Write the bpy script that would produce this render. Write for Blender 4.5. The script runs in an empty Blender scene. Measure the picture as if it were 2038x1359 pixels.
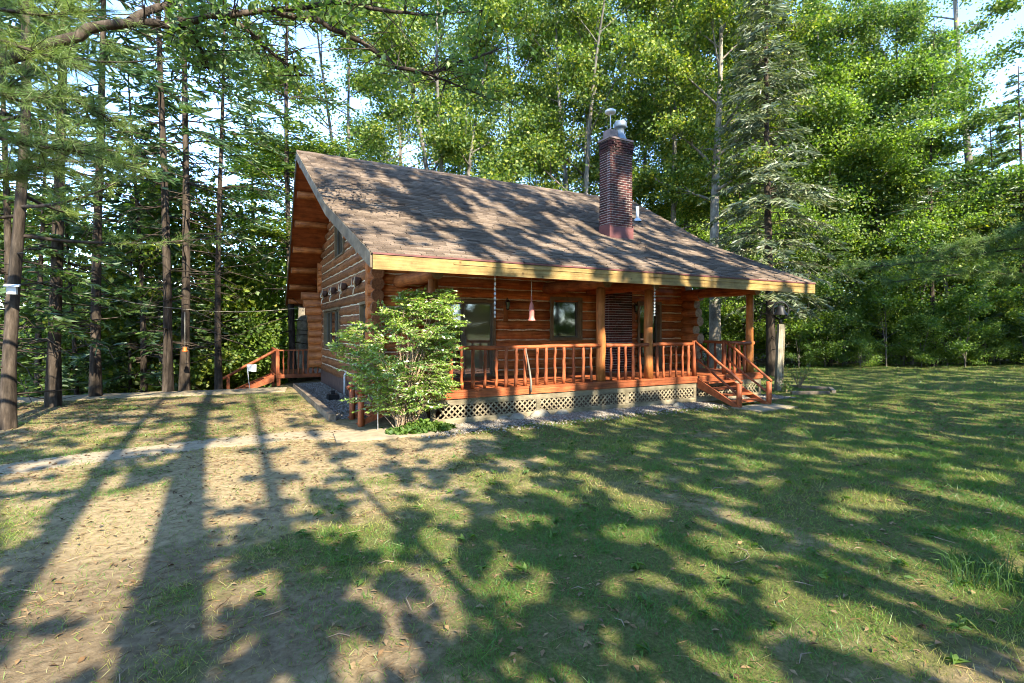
import bpy, math, random
import numpy as np
from mathutils import Vector, Matrix
R = math.radians
random.seed(7)
scene = bpy.context.scene
COL = scene.collection

# ---------------------------------------------------------------- camera
# world = the cabin's own axes: X along the porch, Y into the house, origin at the front left wall corner
TH = R(28.3); CT, ST = math.cos(TH), math.sin(TH)
FPX, YH, CAMH = 1035.7, 656.4, 1.9
LX, LW = -3.315, 12.19
def c2w(r, w, z=0.0):
    a, b = r - LX, w - LW
    return (a*CT + b*ST, -a*ST + b*CT, z)
def w2c(x, y):
    return LX + x*CT - y*ST, LW + x*ST + y*CT
def px(x, w, y=None, z=0.0):
    """photo column x (and row y) at distance w in front of the viewpoint -> place in the world"""
    if y is not None: z = CAMH + (YH - y)/FPX*w
    return c2w((x - 1019)/FPX*w, w, z)
cam_d = bpy.data.cameras.new('camera'); cam = bpy.data.objects.new('camera', cam_d); COL.objects.link(cam)
cam.location = c2w(0, 0, CAMH); cam.rotation_euler = (R(90), 0, -TH)
cam_d.sensor_width = 36; cam_d.lens = 36*FPX/2038; cam_d.shift_y = -(679.5 - YH)/2038
cam_d.clip_start = 0.05; cam_d.clip_end = 2000
scene.camera = cam

# ---------------------------------------------------------------- light
SUN_EL, SUN_OFF = R(38), R(0.6)
LD = np.array([-math.sin(SUN_OFF)*math.cos(SUN_EL), math.cos(SUN_OFF)*math.cos(SUN_EL), -math.sin(SUN_EL)])
world = bpy.data.worlds.new('World'); scene.world = world; world.use_nodes = True
wn = world.node_tree.nodes; wl = world.node_tree.links
sky = wn.new('ShaderNodeTexSky'); sky.sky_type = 'NISHITA'; sky.sun_disc = False
sky.sun_elevation = SUN_EL; sky.sun_rotation = R(180) - SUN_OFF; sky.air_density = 0.82; sky.dust_density = 0.0; sky.ozone_density = 4.2
wn['Background'].inputs['Strength'].default_value = 0.15
wl.new(sky.outputs['Color'], wn['Background'].inputs['Color'])
sun_d = bpy.data.lights.new('sun', 'SUN'); sun_d.energy = 2.85; sun_d.angle = R(0.45); sun_d.color = (1.0, 0.92, 0.74)
sun = bpy.data.objects.new('sun', sun_d); COL.objects.link(sun)
sun.rotation_euler = Vector(LD).to_track_quat('-Z', 'Y').to_euler(); sun.location = (0, -30, 30)
scene.view_settings.view_transform = 'Standard'; scene.view_settings.look = 'None'
scene.view_settings.exposure = 2.8; scene.view_settings.gamma = 1.0
scene.cycles.max_bounces = 7; scene.cycles.diffuse_bounces = 4; scene.cycles.glossy_bounces = 3
scene.cycles.transmission_bounces = 4; scene.cycles.transparent_max_bounces = 6
scene.cycles.caustics_reflective = False; scene.cycles.caustics_refractive = False
scene.cycles.sample_clamp_indirect = 6.0; scene.cycles.filter_width = 1.0

# ---------------------------------------------------------------- materials
def new_mat(name):
    m = bpy.data.materials.new(name); m.use_nodes = True
    n = m.node_tree.nodes; l = m.node_tree.links
    return m, n, l, n['Principled BSDF']
def ramp(n, cols, pos=None):
    r = n.new('ShaderNodeValToRGB'); el = r.color_ramp.elements
    pos = pos or [i/(len(cols)-1) for i in range(len(cols))]
    while len(el) < len(cols): el.new(0.5)
    for e, p, c in zip(el, pos, cols): e.position = p; e.color = (*c, 1)
    return r
def coords(n, l, scale, obj=True):
    t = n.new('ShaderNodeTexCoord'); mp = n.new('ShaderNodeMapping'); mp.inputs['Scale'].default_value = scale
    l.new(t.outputs['Object'], mp.inputs['Vector']); return mp
def noise(n, l, vec, sc, det=4, rough=0.6):
    t = n.new('ShaderNodeTexNoise'); t.inputs['Scale'].default_value = sc; t.inputs['Detail'].default_value = det
    t.inputs['Roughness'].default_value = rough
    if vec is not None: l.new(vec.outputs[0], t.inputs['Vector'])
    return t
def mix(n, l, a, b, f, mode='MIX'):
    m = n.new('ShaderNodeMix'); m.data_type = 'RGBA'; m.blend_type = mode
    for s, v in ((m.inputs[6], a), (m.inputs[7], b), (m.inputs[0], f)):
        if isinstance(v, (int, float)): s.default_value = v
        elif isinstance(v, tuple): s.default_value = (*v, 1)
        else: l.new(v, s)
    return m.outputs[2]
def bump(n, l, bs, h, strength, dist=0.01):
    b = n.new('ShaderNodeBump'); b.inputs['Strength'].default_value = strength; b.inputs['Distance'].default_value = dist
    l.new(h, b.inputs['Height']); l.new(b.outputs['Normal'], bs.inputs['Normal'])
def wood(name, cols, stretch, rough=0.6, bs=0.35, spots=True, vary=0.35, spec=0.3):
    m, n, l, p = new_mat(name)
    mp = coords(n, l, stretch)
    t1 = noise(n, l, mp, 1.0, 6, 0.65)
    rp = ramp(n, cols, [0.28, 0.5, 0.72] if len(cols) == 3 else None); l.new(t1.outputs['Fac'], rp.inputs['Fac'])
    c = rp.outputs['Color']
    mp2 = coords(n, l, (1.3, 1.3, 1.3)); t2 = noise(n, l, mp2, 2.6, 5)
    r2 = ramp(n, [(0.42, 0.38, 0.36), (1.22, 1.2, 1.18)], [0.3, 0.7]); l.new(t2.outputs['Fac'], r2.inputs['Fac'])
    c = mix(n, l, c, r2.outputs['Color'], 0.8, 'MULTIPLY')
    oi = n.new('ShaderNodeObjectInfo'); r3 = ramp(n, [(1-vary,)*3, (1+vary*0.6,)*3]); l.new(oi.outputs['Random'], r3.inputs['Fac'])
    c = mix(n, l, c, r3.outputs['Color'], 1.0, 'MULTIPLY')
    if spots:
        v = n.new('ShaderNodeTexVoronoi'); v.inputs['Scale'].default_value = 3.2
        l.new(coords(n, l, (1, 1, 1)).outputs[0], v.inputs['Vector'])
        r4 = ramp(n, [(0.25, 0.2, 0.18), (1, 1, 1)], [0.03, 0.11]); l.new(v.outputs['Distance'], r4.inputs['Fac'])
        c = mix(n, l, c, r4.outputs['Color'], 0.8, 'MULTIPLY')
    l.new(c, p.inputs['Base Color']); p.inputs['Roughness'].default_value = rough
    p.inputs['Specular IOR Level'].default_value = spec
    bump(n, l, p, t1.outputs['Fac'], bs)
    return m
def plain(name, col, rough=0.5, metal=0.0, var=0.25, sc=6.0, spec=0.4):
    m, n, l, p = new_mat(name)
    t = noise(n, l, coords(n, l, (1, 1, 1)), sc, 5)
    r = ramp(n, [tuple(v*(1-var) for v in col), tuple(min(1, v*(1+var)) for v in col)], [0.3, 0.7]); l.new(t.outputs['Fac'], r.inputs['Fac'])
    l.new(r.outputs['Color'], p.inputs['Base Color']); p.inputs['Roughness'].default_value = rough; p.inputs['Metallic'].default_value = metal
    p.inputs['Specular IOR Level'].default_value = spec
    bump(n, l, p, t.outputs['Fac'], 0.15)
    return m
def leaf_mat(name, cols, trans=0.45, gloss=0.08, rough=0.45, tcol=1.25, objvar=0.3, tone=None):
    m, n, l, p = new_mat(name); n.remove(p)
    out = n['Material Output']
    g = n.new('ShaderNodeNewGeometry'); rp = ramp(n, cols)
    if tone: at = n.new('ShaderNodeAttribute'); at.attribute_name = tone; l.new(at.outputs['Fac'], rp.inputs['Fac'])
    else: l.new(g.outputs['Random Per Island'], rp.inputs['Fac'])
    oi = n.new('ShaderNodeObjectInfo'); r3 = ramp(n, [(1-objvar, 1-objvar*0.7, 1-objvar*0.5), (1+objvar, 1+objvar*0.5, 1-objvar*0.3)])
    l.new(oi.outputs['Random'], r3.inputs['Fac'])
    c = mix(n, l, rp.outputs['Color'], r3.outputs['Color'], 1.0, 'MULTIPLY')
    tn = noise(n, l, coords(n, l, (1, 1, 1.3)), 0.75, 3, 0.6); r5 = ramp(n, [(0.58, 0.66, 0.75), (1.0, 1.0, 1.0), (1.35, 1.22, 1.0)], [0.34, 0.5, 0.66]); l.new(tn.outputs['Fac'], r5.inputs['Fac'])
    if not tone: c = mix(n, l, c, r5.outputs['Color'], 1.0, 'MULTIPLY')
    d = n.new('ShaderNodeBsdfDiffuse'); l.new(c, d.inputs['Color'])
    t = n.new('ShaderNodeBsdfTranslucent'); l.new(mix(n, l, c, (1.15*tcol, 1.25*tcol, 0.55*tcol), 1.0, 'MULTIPLY'), t.inputs['Color'])
    gl = n.new('ShaderNodeBsdfGlossy'); gl.inputs['Roughness'].default_value = rough
    m1 = n.new('ShaderNodeMixShader'); m1.inputs[0].default_value = trans; l.new(d.outputs[0], m1.inputs[1]); l.new(t.outputs[0], m1.inputs[2])
    m2 = n.new('ShaderNodeMixShader'); m2.inputs[0].default_value = gloss; l.new(m1.outputs[0], m2.inputs[1]); l.new(gl.outputs[0], m2.inputs[2])
    l.new(m2.outputs[0], out.inputs['Surface'])
    return m
def bark(name, c1, c2, c3, sx=9, sz=1.6, b=0.9):
    m, n, l, p = new_mat(name)
    t = noise(n, l, coords(n, l, (sx, sx, sz)), 1.0, 6, 0.7); rp = ramp(n, [c1, c2, c3], [0.32, 0.52, 0.72]); l.new(t.outputs['Fac'], rp.inputs['Fac'])
    t2 = noise(n, l, coords(n, l, (1, 1, 0.4)), 1.1, 3); r2 = ramp(n, [(0.6, 0.62, 0.6), (1.15, 1.12, 1.05)], [0.35, 0.65]); l.new(t2.outputs['Fac'], r2.inputs['Fac'])
    l.new(mix(n, l, rp.outputs['Color'], r2.outputs['Color'], 1.0, 'MULTIPLY'), p.inputs['Base Color'])
    p.inputs['Roughness'].default_value = 0.95; p.inputs['Specular IOR Level'].default_value = 0.1
    bump(n, l, p, t.outputs['Fac'], b, 0.03)
    return m

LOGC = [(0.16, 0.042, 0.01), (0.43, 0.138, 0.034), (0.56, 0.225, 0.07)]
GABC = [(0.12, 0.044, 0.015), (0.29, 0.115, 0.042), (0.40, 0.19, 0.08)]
REDC = [(0.15, 0.036, 0.013), (0.32, 0.085, 0.027), (0.44, 0.145, 0.055)]
M = {}
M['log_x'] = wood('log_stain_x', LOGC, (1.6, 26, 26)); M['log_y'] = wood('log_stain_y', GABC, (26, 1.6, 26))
M['log_z'] = wood('log_stain_z', [(0.20, 0.06, 0.014), (0.38, 0.135, 0.032), (0.48, 0.20, 0.06)], (22, 22, 1.5))
M['beam_y'] = wood('beam_stain_y', LOGC, (26, 1.6, 26))
M['red_x'] = wood('deck_stain_x', REDC, (1.8, 30, 30), spots=False); M['red_y'] = wood('deck_stain_y', REDC, (30, 1.8, 30), spots=False)
M['red_z'] = wood('rail_stain_z', REDC, (24, 24, 2.0), vary=0.3); M['red_any'] = wood('step_stain', REDC, (9, 9, 9), spots=False)
M['soffit'] = wood('soffit_boards', [(0.17, 0.042, 0.012), (0.30, 0.078, 0.022), (0.39, 0.12, 0.04)], (1.2, 7, 7), spots=False)
M['fascia'] = wood('golden_fascia', [(0.17, 0.10, 0.03), (0.28, 0.185, 0.06), (0.35, 0.25, 0.10)], (1.2, 24, 24), vary=0.15)
M['barge'] = wood('weathered_board', [(0.11, 0.08, 0.05), (0.20, 0.155, 0.10), (0.28, 0.22, 0.15)], (6, 3, 6), spots=False)
M['paleboard'] = wood('mossy_pale_board', [(0.10, 0.09, 0.048), (0.22, 0.185, 0.12), (0.31, 0.265, 0.18)], (1.5, 20, 9), spots=False)
M['lattice'] = wood('pale_lattice', [(0.15, 0.125, 0.075), (0.26, 0.215, 0.14), (0.34, 0.29, 0.20)], (7, 7, 7), spots=False)
M['chink'] = plain('chinking', (0.62, 0.52, 0.36), 0.9, var=0.3, sc=20)
M['endgrain'] = plain('log_end', (0.25, 0.18, 0.11), 0.85, var=0.4, sc=14)
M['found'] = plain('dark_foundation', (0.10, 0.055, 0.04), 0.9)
M['core'] = plain('wall_core', (0.10, 0.05, 0.02), 0.9)
M['conc'] = plain('concrete', (0.27, 0.215, 0.14), 0.95, var=0.22, sc=9, spec=0.1)
M['timber'] = wood('border_timber', [(0.10, 0.075, 0.05), (0.22, 0.17, 0.12), (0.32, 0.26, 0.19)], (12, 2, 12), spots=False)
M['oldpost'] = wood('grey_post', [(0.16, 0.14, 0.10), (0.30, 0.27, 0.20), (0.40, 0.37, 0.29)], (18, 18, 1.5))
M['frame'] = plain('window_frame', (0.16, 0.115, 0.06), 0.6)
M['alu'] = plain('bronze_aluminium', (0.13, 0.115, 0.085), 0.4, 0.3)
M['iron'] = plain('black_iron', (0.018, 0.017, 0.016), 0.5, 0.4)
M['white'] = plain('white_paint', (0.55, 0.55, 0.54), 0.5, var=0.08)
M['greymetal'] = plain('galvanised', (0.20, 0.235, 0.26), 0.5, 0.4)
M['flash'] = plain('red_flashing', (0.13, 0.045, 0.04), 0.55, 0.1, var=0.35, sc=3)
M['tile'] = plain('clay_flue', (0.20, 0.14, 0.12), 0.85)
M['cord'] = plain('cord', (0.45, 0.42, 0.36), 0.8)
M['bellred'] = plain('faded_red_bell', (0.45, 0.16, 0.13), 0.5)
M['orange'] = plain('orange_plastic', (0.40, 0.09, 0.012), 0.5)
M['mortar'] = plain('mortar', (0.42, 0.36, 0.33), 0.95, var=0.2, sc=20)
M['stone'] = plain('pale_stone', (0.20, 0.18, 0.14), 0.9, var=0.4, sc=5)
M['antler'] = plain('antler', (0.55, 0.45, 0.30), 0.6)
M['curtain'] = plain('curtain', (0.30, 0.29, 0.22), 0.9)
def glass_mat():
    m, n, l, p = new_mat('dark_glass')
    p.inputs['Base Color'].default_value = (0.012, 0.014, 0.012, 1); p.inputs['Roughness'].default_value = 0.04
    p.inputs['IOR'].default_value = 2.0; p.inputs['Specular IOR Level'].default_value = 0.7
    t = noise(n, l, coords(n, l, (1, 1, 1)), 1.5, 2); bump(n, l, p, t.outputs['Fac'], 0.03, 0.05)
    return m
M['glass'] = glass_mat(); M['glass2'] = glass_mat(); M['glass2'].node_tree.nodes['Principled BSDF'].inputs['Base Color'].default_value = (0.10, 0.10, 0.07, 1)   # pane with a drawn curtain behind
def brick_mat():
    m, n, l, p = new_mat('fired_brick')
    oi = n.new('ShaderNodeObjectInfo'); g = n.new('ShaderNodeNewGeometry')
    ad = n.new('ShaderNodeMath'); ad.operation = 'ADD'; l.new(oi.outputs['Random'], ad.inputs[0]); l.new(g.outputs['Random Per Island'], ad.inputs[1])
    fr = n.new('ShaderNodeMath'); fr.operation = 'FRACT'; l.new(ad.outputs[0], fr.inputs[0])
    rp = ramp(n, [(0.035, 0.019, 0.018), (0.075, 0.026, 0.023), (0.11, 0.034, 0.028), (0.05, 0.028, 0.027)]); l.new(fr.outputs[0], rp.inputs['Fac'])
    t = noise(n, l, coords(n, l, (1, 1, 1)), 30, 4); r2 = ramp(n, [(0.7,)*3, (1.2,)*3], [0.3, 0.7]); l.new(t.outputs['Fac'], r2.inputs['Fac'])
    c = mix(n, l, rp.outputs['Color'], r2.outputs['Color'], 1, 'MULTIPLY')
    sx = n.new('ShaderNodeSeparateXYZ'); l.new(g.outputs['Position'], sx.inputs[0])      # soot below the flue
    mr = n.new('ShaderNodeMapRange'); mr.inputs[1].default_value = 6.7; mr.inputs[2].default_value = 7.4; l.new(sx.outputs['Z'], mr.inputs[0])
    nt = n.new('ShaderNodeTexNoise'); nt.inputs['Scale'].default_value = 2.5; l.new(g.outputs['Position'], nt.inputs['Vector'])
    mm = n.new('ShaderNodeMath'); mm.operation = 'MULTIPLY'; l.new(mr.outputs[0], mm.inputs[0]); l.new(nt.outputs['Fac'], mm.inputs[1])
    c = mix(n, l, c, (0.02, 0.018, 0.017), mm.outputs[0])
    l.new(c, p.inputs['Base Color']); p.inputs['Roughness'].default_value = 0.9; p.inputs['Specular IOR Level'].default_value = 0.15
    bump(n, l, p, t.outputs['Fac'], 0.3)
    return m
M['brick'] = brick_mat()
def shingle_mat():
    m, n, l, p = new_mat('asphalt_shingle')
    g = n.new('ShaderNodeNewGeometry'); rp = ramp(n, [(0.06, 0.044, 0.033), (0.128, 0.096, 0.073), (0.086, 0.065, 0.05), (0.175, 0.134, 0.103), (0.112, 0.085, 0.065)]); l.new(g.outputs['Random Per Island'], rp.inputs['Fac'])
    t = noise(n, l, coords(n, l, (1, 1, 1)), 70, 3); r2 = ramp(n, [(0.65,)*3, (1.3,)*3], [0.3, 0.7]); l.new(t.outputs['Fac'], r2.inputs['Fac'])
    t3 = noise(n, l, coords(n, l, (1, 0.5, 1)), 0.9, 4); r3 = ramp(n, [(0.75, 0.72, 0.7), (1.2, 1.18, 1.15)], [0.3, 0.7]); l.new(t3.outputs['Fac'], r3.inputs['Fac'])
    c = mix(n, l, rp.outputs['Color'], r2.outputs['Color'], 1, 'MULTIPLY'); c = mix(n, l, c, r3.outputs['Color'], 1, 'MULTIPLY')
    l.new(c, p.inputs['Base Color']); p.inputs['Roughness'].default_value = 0.95; p.inputs['Specular IOR Level'].default_value = 0.15
    bump(n, l, p, t.outputs['Fac'], 0.5)
    return m
M['shingle'] = shingle_mat()
def island_mat(name, cols, rough=0.9):
    m, n, l, p = new_mat(name); g = n.new('ShaderNodeNewGeometry'); rp = ramp(n, cols); l.new(g.outputs['Random Per Island'], rp.inputs['Fac'])
    t = noise(n, l, coords(n, l, (1, 1, 1)), 40, 3); r2 = ramp(n, [(0.7,)*3, (1.2,)*3], [0.3, 0.7]); l.new(t.outputs['Fac'], r2.inputs['Fac'])
    l.new(mix(n, l, rp.outputs['Color'], r2.outputs['Color'], 1, 'MULTIPLY'), p.inputs['Base Color']); p.inputs['Roughness'].default_value = rough
    p.inputs['Specular IOR Level'].default_value = 0.15
    return m
M['gravel'] = island_mat('gravel', [(0.10, 0.085, 0.065), (0.21, 0.18, 0.145), (0.31, 0.275, 0.23), (0.15, 0.12, 0.09), (0.25, 0.205, 0.155)])
M['litter'] = island_mat('leaf_litter', [(0.08, 0.045, 0.022), (0.17, 0.10, 0.045), (0.26, 0.17, 0.085), (0.13, 0.09, 0.055)])
M['grass'] = leaf_mat('grass_blades', tone='tone', cols=[(0.05, 0.135, 0.018), (0.08, 0.175, 0.021), (0.13, 0.20, 0.026), (0.23, 0.225, 0.045), (0.37, 0.30, 0.12)], trans=0.35, gloss=0.03, objvar=0.0)
M['weed'] = leaf_mat('weed_leaf', [(0.06, 0.13, 0.02), (0.12, 0.19, 0.03)], 0.35, 0.03, 0.6)
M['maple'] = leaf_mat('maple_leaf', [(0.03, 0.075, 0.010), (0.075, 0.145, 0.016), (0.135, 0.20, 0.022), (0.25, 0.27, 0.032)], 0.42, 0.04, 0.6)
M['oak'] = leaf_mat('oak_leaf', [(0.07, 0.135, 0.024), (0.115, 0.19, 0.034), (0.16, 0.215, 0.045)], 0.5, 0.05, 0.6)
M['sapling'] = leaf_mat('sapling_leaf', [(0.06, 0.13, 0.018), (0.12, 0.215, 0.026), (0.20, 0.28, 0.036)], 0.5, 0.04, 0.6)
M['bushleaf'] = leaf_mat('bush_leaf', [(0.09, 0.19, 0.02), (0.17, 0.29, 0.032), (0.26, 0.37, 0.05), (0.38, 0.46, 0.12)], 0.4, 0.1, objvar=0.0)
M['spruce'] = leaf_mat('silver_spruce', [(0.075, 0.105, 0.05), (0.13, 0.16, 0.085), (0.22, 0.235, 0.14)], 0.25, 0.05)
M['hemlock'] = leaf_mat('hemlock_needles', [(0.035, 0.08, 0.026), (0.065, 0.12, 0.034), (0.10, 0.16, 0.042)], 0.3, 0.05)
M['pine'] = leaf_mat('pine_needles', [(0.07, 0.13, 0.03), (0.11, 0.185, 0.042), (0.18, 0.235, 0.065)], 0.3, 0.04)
M['bark_pine'] = bark('pine_bark', (0.02, 0.015, 0.012), (0.062, 0.047, 0.037), (0.13, 0.10, 0.08))
M['bark_maple'] = bark('maple_bark', (0.07, 0.06, 0.05), (0.17, 0.15, 0.13), (0.30, 0.275, 0.24), 7, 1.3)
M['bark_pale'] = bark('pale_bark', (0.12, 0.10, 0.08), (0.25, 0.215, 0.175), (0.37, 0.33, 0.28), 5, 2)
M['twig'] = plain('twig', (0.24, 0.17, 0.11), 0.9)

# ---------------------------------------------------------------- mesh helpers
def np_mesh(name, V, F, mat, smooth=False):
    V = np.asarray(V, np.float32).reshape(-1, 3); F = np.asarray(F, np.int32); k = F.shape[1]; nf = len(F)
    me = bpy.data.meshes.new(name); me.vertices.add(len(V)); me.vertices.foreach_set('co', V.ravel())
    me.loops.add(nf*k); me.loops.foreach_set('vertex_index', F.ravel())
    me.polygons.add(nf); me.polygons.foreach_set('loop_start', np.arange(0, nf*k, k, dtype=np.int32)); me.polygons.foreach_set('loop_total', np.full(nf, k, np.int32))
    if smooth: me.polygons.foreach_set('use_smooth', np.ones(nf, bool))
    me.update(calc_edges=True); me.materials.append(mat)
    return me
class MB:
    def __init__(s): s.v = []; s.f = []; s.sm = []; s.mi = []
    def add(s, vs, fs, smooth=False, mi=0):
        o = len(s.v); s.v += [tuple(v) for v in vs]
        for f in fs: s.f.append(tuple(o+i for i in f)); s.sm.append(smooth); s.mi.append(mi)
        return s
    def box(s, x0, x1, y0, y1, z0, z1, mi=0):
        return s.add([(x0,y0,z0),(x1,y0,z0),(x1,y1,z0),(x0,y1,z0),(x0,y0,z1),(x1,y0,z1),(x1,y1,z1),(x0,y1,z1)],
              [(3,2,1,0),(4,5,6,7),(0,1,5,4),(1,2,6,5),(2,3,7,6),(3,0,4,7)], False, mi)
    def bar(s, a, b, wd, ht, up=(0,0,1), mi=0):
        a, b = Vector(a), Vector(b); d = (b-a).normalized(); u = Vector(up)
        sd = d.cross(u)
        if sd.length < 1e-4: sd = d.cross(Vector((1,0,0)))
        sd.normalize(); u = sd.cross(d); sd *= wd/2; u = u*(ht/2)
        vs = [a-sd-u, a+sd-u, a+sd+u, a-sd+u, b-sd-u, b+sd-u, b+sd+u, b-sd+u]
        return s.add(vs, [(0,1,2,3)[::-1],(4,5,6,7),(0,1,5,4)[::1],(1,2,6,5),(2,3,7,6),(3,0,4,7)], False, mi)
    def tube(s, pts, rad, n=8, caps=True, jit=0.0, capmi=0, rng=random, flat=1.0):
        pts = [Vector(p) for p in pts]; m = len(pts)
        rad = rad if hasattr(rad, '__len__') else [rad]*m
        vs = []; prev = None
        for i, p in enumerate(pts):
            d = (pts[min(i+1, m-1)] - pts[max(i-1, 0)])
            d = d.normalized() if d.length > 1e-9 else Vector((0,0,1))
            if prev is None:
                ref = Vector((0,0,1)) if abs(d.z) < 0.9 else Vector((1,0,0))
                u = d.cross(ref).normalized()
            else:
                u = (prev - d*prev.dot(d))
                u = u.normalized() if u.length > 1e-6 else d.cross(Vector((1,0,0))).normalized()
            prev = u; v = d.cross(u)
            for k in range(n):
                a = 2*math.pi*k/n; rr = rad[i]*(1 + (rng.uniform(-jit, jit) if jit else 0))
                vs.append(p + u*math.cos(a)*rr + v*math.sin(a)*rr*flat)
        fs = [(i*n+k, i*n+(k+1)%n, (i+1)*n+(k+1)%n, (i+1)*n+k) for i in range(m-1) for k in range(n)]
        s.add(vs, fs, True)
        if caps:
            o = len(s.v) - len(vs)
            s.f.append(tuple(o+k for k in range(n))[::-1]); s.sm.append(False); s.mi.append(capmi)
            s.f.append(tuple(o+(m-1)*n+k for k in range(n))); s.sm.append(False); s.mi.append(capmi)
        return s
    def lathe(s, prof, c=(0,0,0), n=16):
        vs = [(c[0]+r*math.cos(2*math.pi*k/n), c[1]+r*math.sin(2*math.pi*k/n), c[2]+z) for r, z in prof for k in range(n)]
        fs = [(i*n+k, i*n+(k+1)%n, (i+1)*n+(k+1)%n, (i+1)*n+k) for i in range(len(prof)-1) for k in range(n)]
        return s.add(vs, fs, True)
    def prism(s, poly, d):
        """flat outline (list of 3-D points) pushed along d"""
        n = len(poly); d = Vector(d); a = [Vector(p) for p in poly]; b = [p+d for p in a]
        return s.add(a+b, [tuple(range(n))[::-1], tuple(range(n, 2*n))] + [(i, (i+1)%n, n+(i+1)%n, n+i) for i in range(n)])
    def mesh(s, name, *mats, org=(0,0,0)):
        me = bpy.data.meshes.new(name); ox, oy, oz = org
        me.from_pydata([(x-ox, y-oy, z-oz) for x, y, z in s.v], [], s.f)
        me.polygons.foreach_set('use_smooth', s.sm); me.polygons.foreach_set('material_index', s.mi)
        for m in mats: me.materials.append(m)
        me.update(); return me
    def obj(s, name, *mats, parent=None, org=(0,0,0)):
        return put(name, s.mesh(name, *mats, org=org), parent)
def put(name, me, parent=None, loc=(0,0,0), rot=(0,0,0), sc=(1,1,1)):
    o = bpy.data.objects.new(name, me); COL.objects.link(o); o.parent = parent
    o.location = loc; o.rotation_euler = rot; o.scale = sc
    return o
def tag(o, label, cat=None, group=None, kind=None):
    if label: o['label'] = label
    if cat: o['category'] = cat
    if group: o['group'] = group
    if kind: o['kind'] = kind
    return o
def thing(name, label, cat, loc=(0,0,0), group=None, rot=(0,0,0), sc=(1,1,1)):
    return tag(put(name, None, None, loc, rot, sc), label, cat, group)
def copy_tree(o, parent=None):
    c = o.copy(); COL.objects.link(c); c.parent = parent
    for ch in list(o.children): copy_tree(ch, c)
    return c

# value noise for ground patches
_rs = np.random.RandomState(3); _tab = _rs.rand(256, 256)
def vnoise(x, y):
    x = np.asarray(x, float); y = np.asarray(y, float)
    xi = np.floor(x).astype(int); yi = np.floor(y).astype(int); fx = x-xi; fy = y-yi
    fx = fx*fx*(3-2*fx); fy = fy*fy*(3-2*fy)
    g = lambda a, b: _tab[a % 256, b % 256]
    return (g(xi,yi)*(1-fx)+g(xi+1,yi)*fx)*(1-fy) + (g(xi,yi+1)*(1-fx)+g(xi+1,yi+1)*fx)*fy
def fbm(x, y, o=4):
    s = 0; a = 0.5; t = 0
    for i in range(o): s = s + a*vnoise(x*2**i+17*i, y*2**i+31*i); t += a; a *= 0.55
    return s/t
def sstep(a, b, x):
    t = np.clip((np.asarray(x, float)-a)/(b-a), 0, 1); return t*t*(3-2*t)

# ---------------------------------------------------------------- ground
def gz(x, y):
    x = np.asarray(x, float); y = np.asarray(y, float)
    r = LX + x*CT - y*ST; w = LW + x*ST + y*CT
    d = (w - (16.6 + 0.62*(r + 9.1)))*0.85                      # past the crest of the slope on the left
    fall = np.where(d > 0, -0.20*d - 0.012*d*d, 0); fall = np.maximum(fall, -9.0)
    k = 1 - sstep(-4.0, 0.5, x - 0.10*np.maximum(y-9, 0))
    k = np.where(y > 9, np.maximum(k, 0), k)
    z = fall*k + 0.05*(fbm(x*0.35, y*0.35)-0.5) + 0.015*(fbm(x*2, y*2)-0.5)
    far = sstep(30, 90, np.hypot(r, w))
    return z + far*(1-k)*3.0
def greenness(x, y):
    """how much lawn covers the bare sandy soil"""
    r = LX + x*CT - y*ST; w = LW + x*ST + y*CT
    g = 0.30 + 0.44*sstep(-3.6, 1.6, r + 0.10*(w-8)) + 0.10*sstep(3, 9, r)
    g = g - 0.75*np.exp(-(((r+2.0)/1.6)**2 + ((w-8.6)/1.1)**2))           # worn sand by the steps
    g = g - 0.30*np.exp(-(((r+3.4)/1.3)**2 + ((w-6.2)/2.6)**2))
    g = g + 0.75*(fbm(x*0.55+5, y*0.55) - 0.5) + 0.80*(fbm(x*1.9, y*1.9+9) - 0.5) - 0.05*sstep(5.2, 3.0, w)
    g = g - 0.8*sstep(27, 30, w)*sstep(-2, 1, r)
    return np.clip(g, 0, 1)
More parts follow.
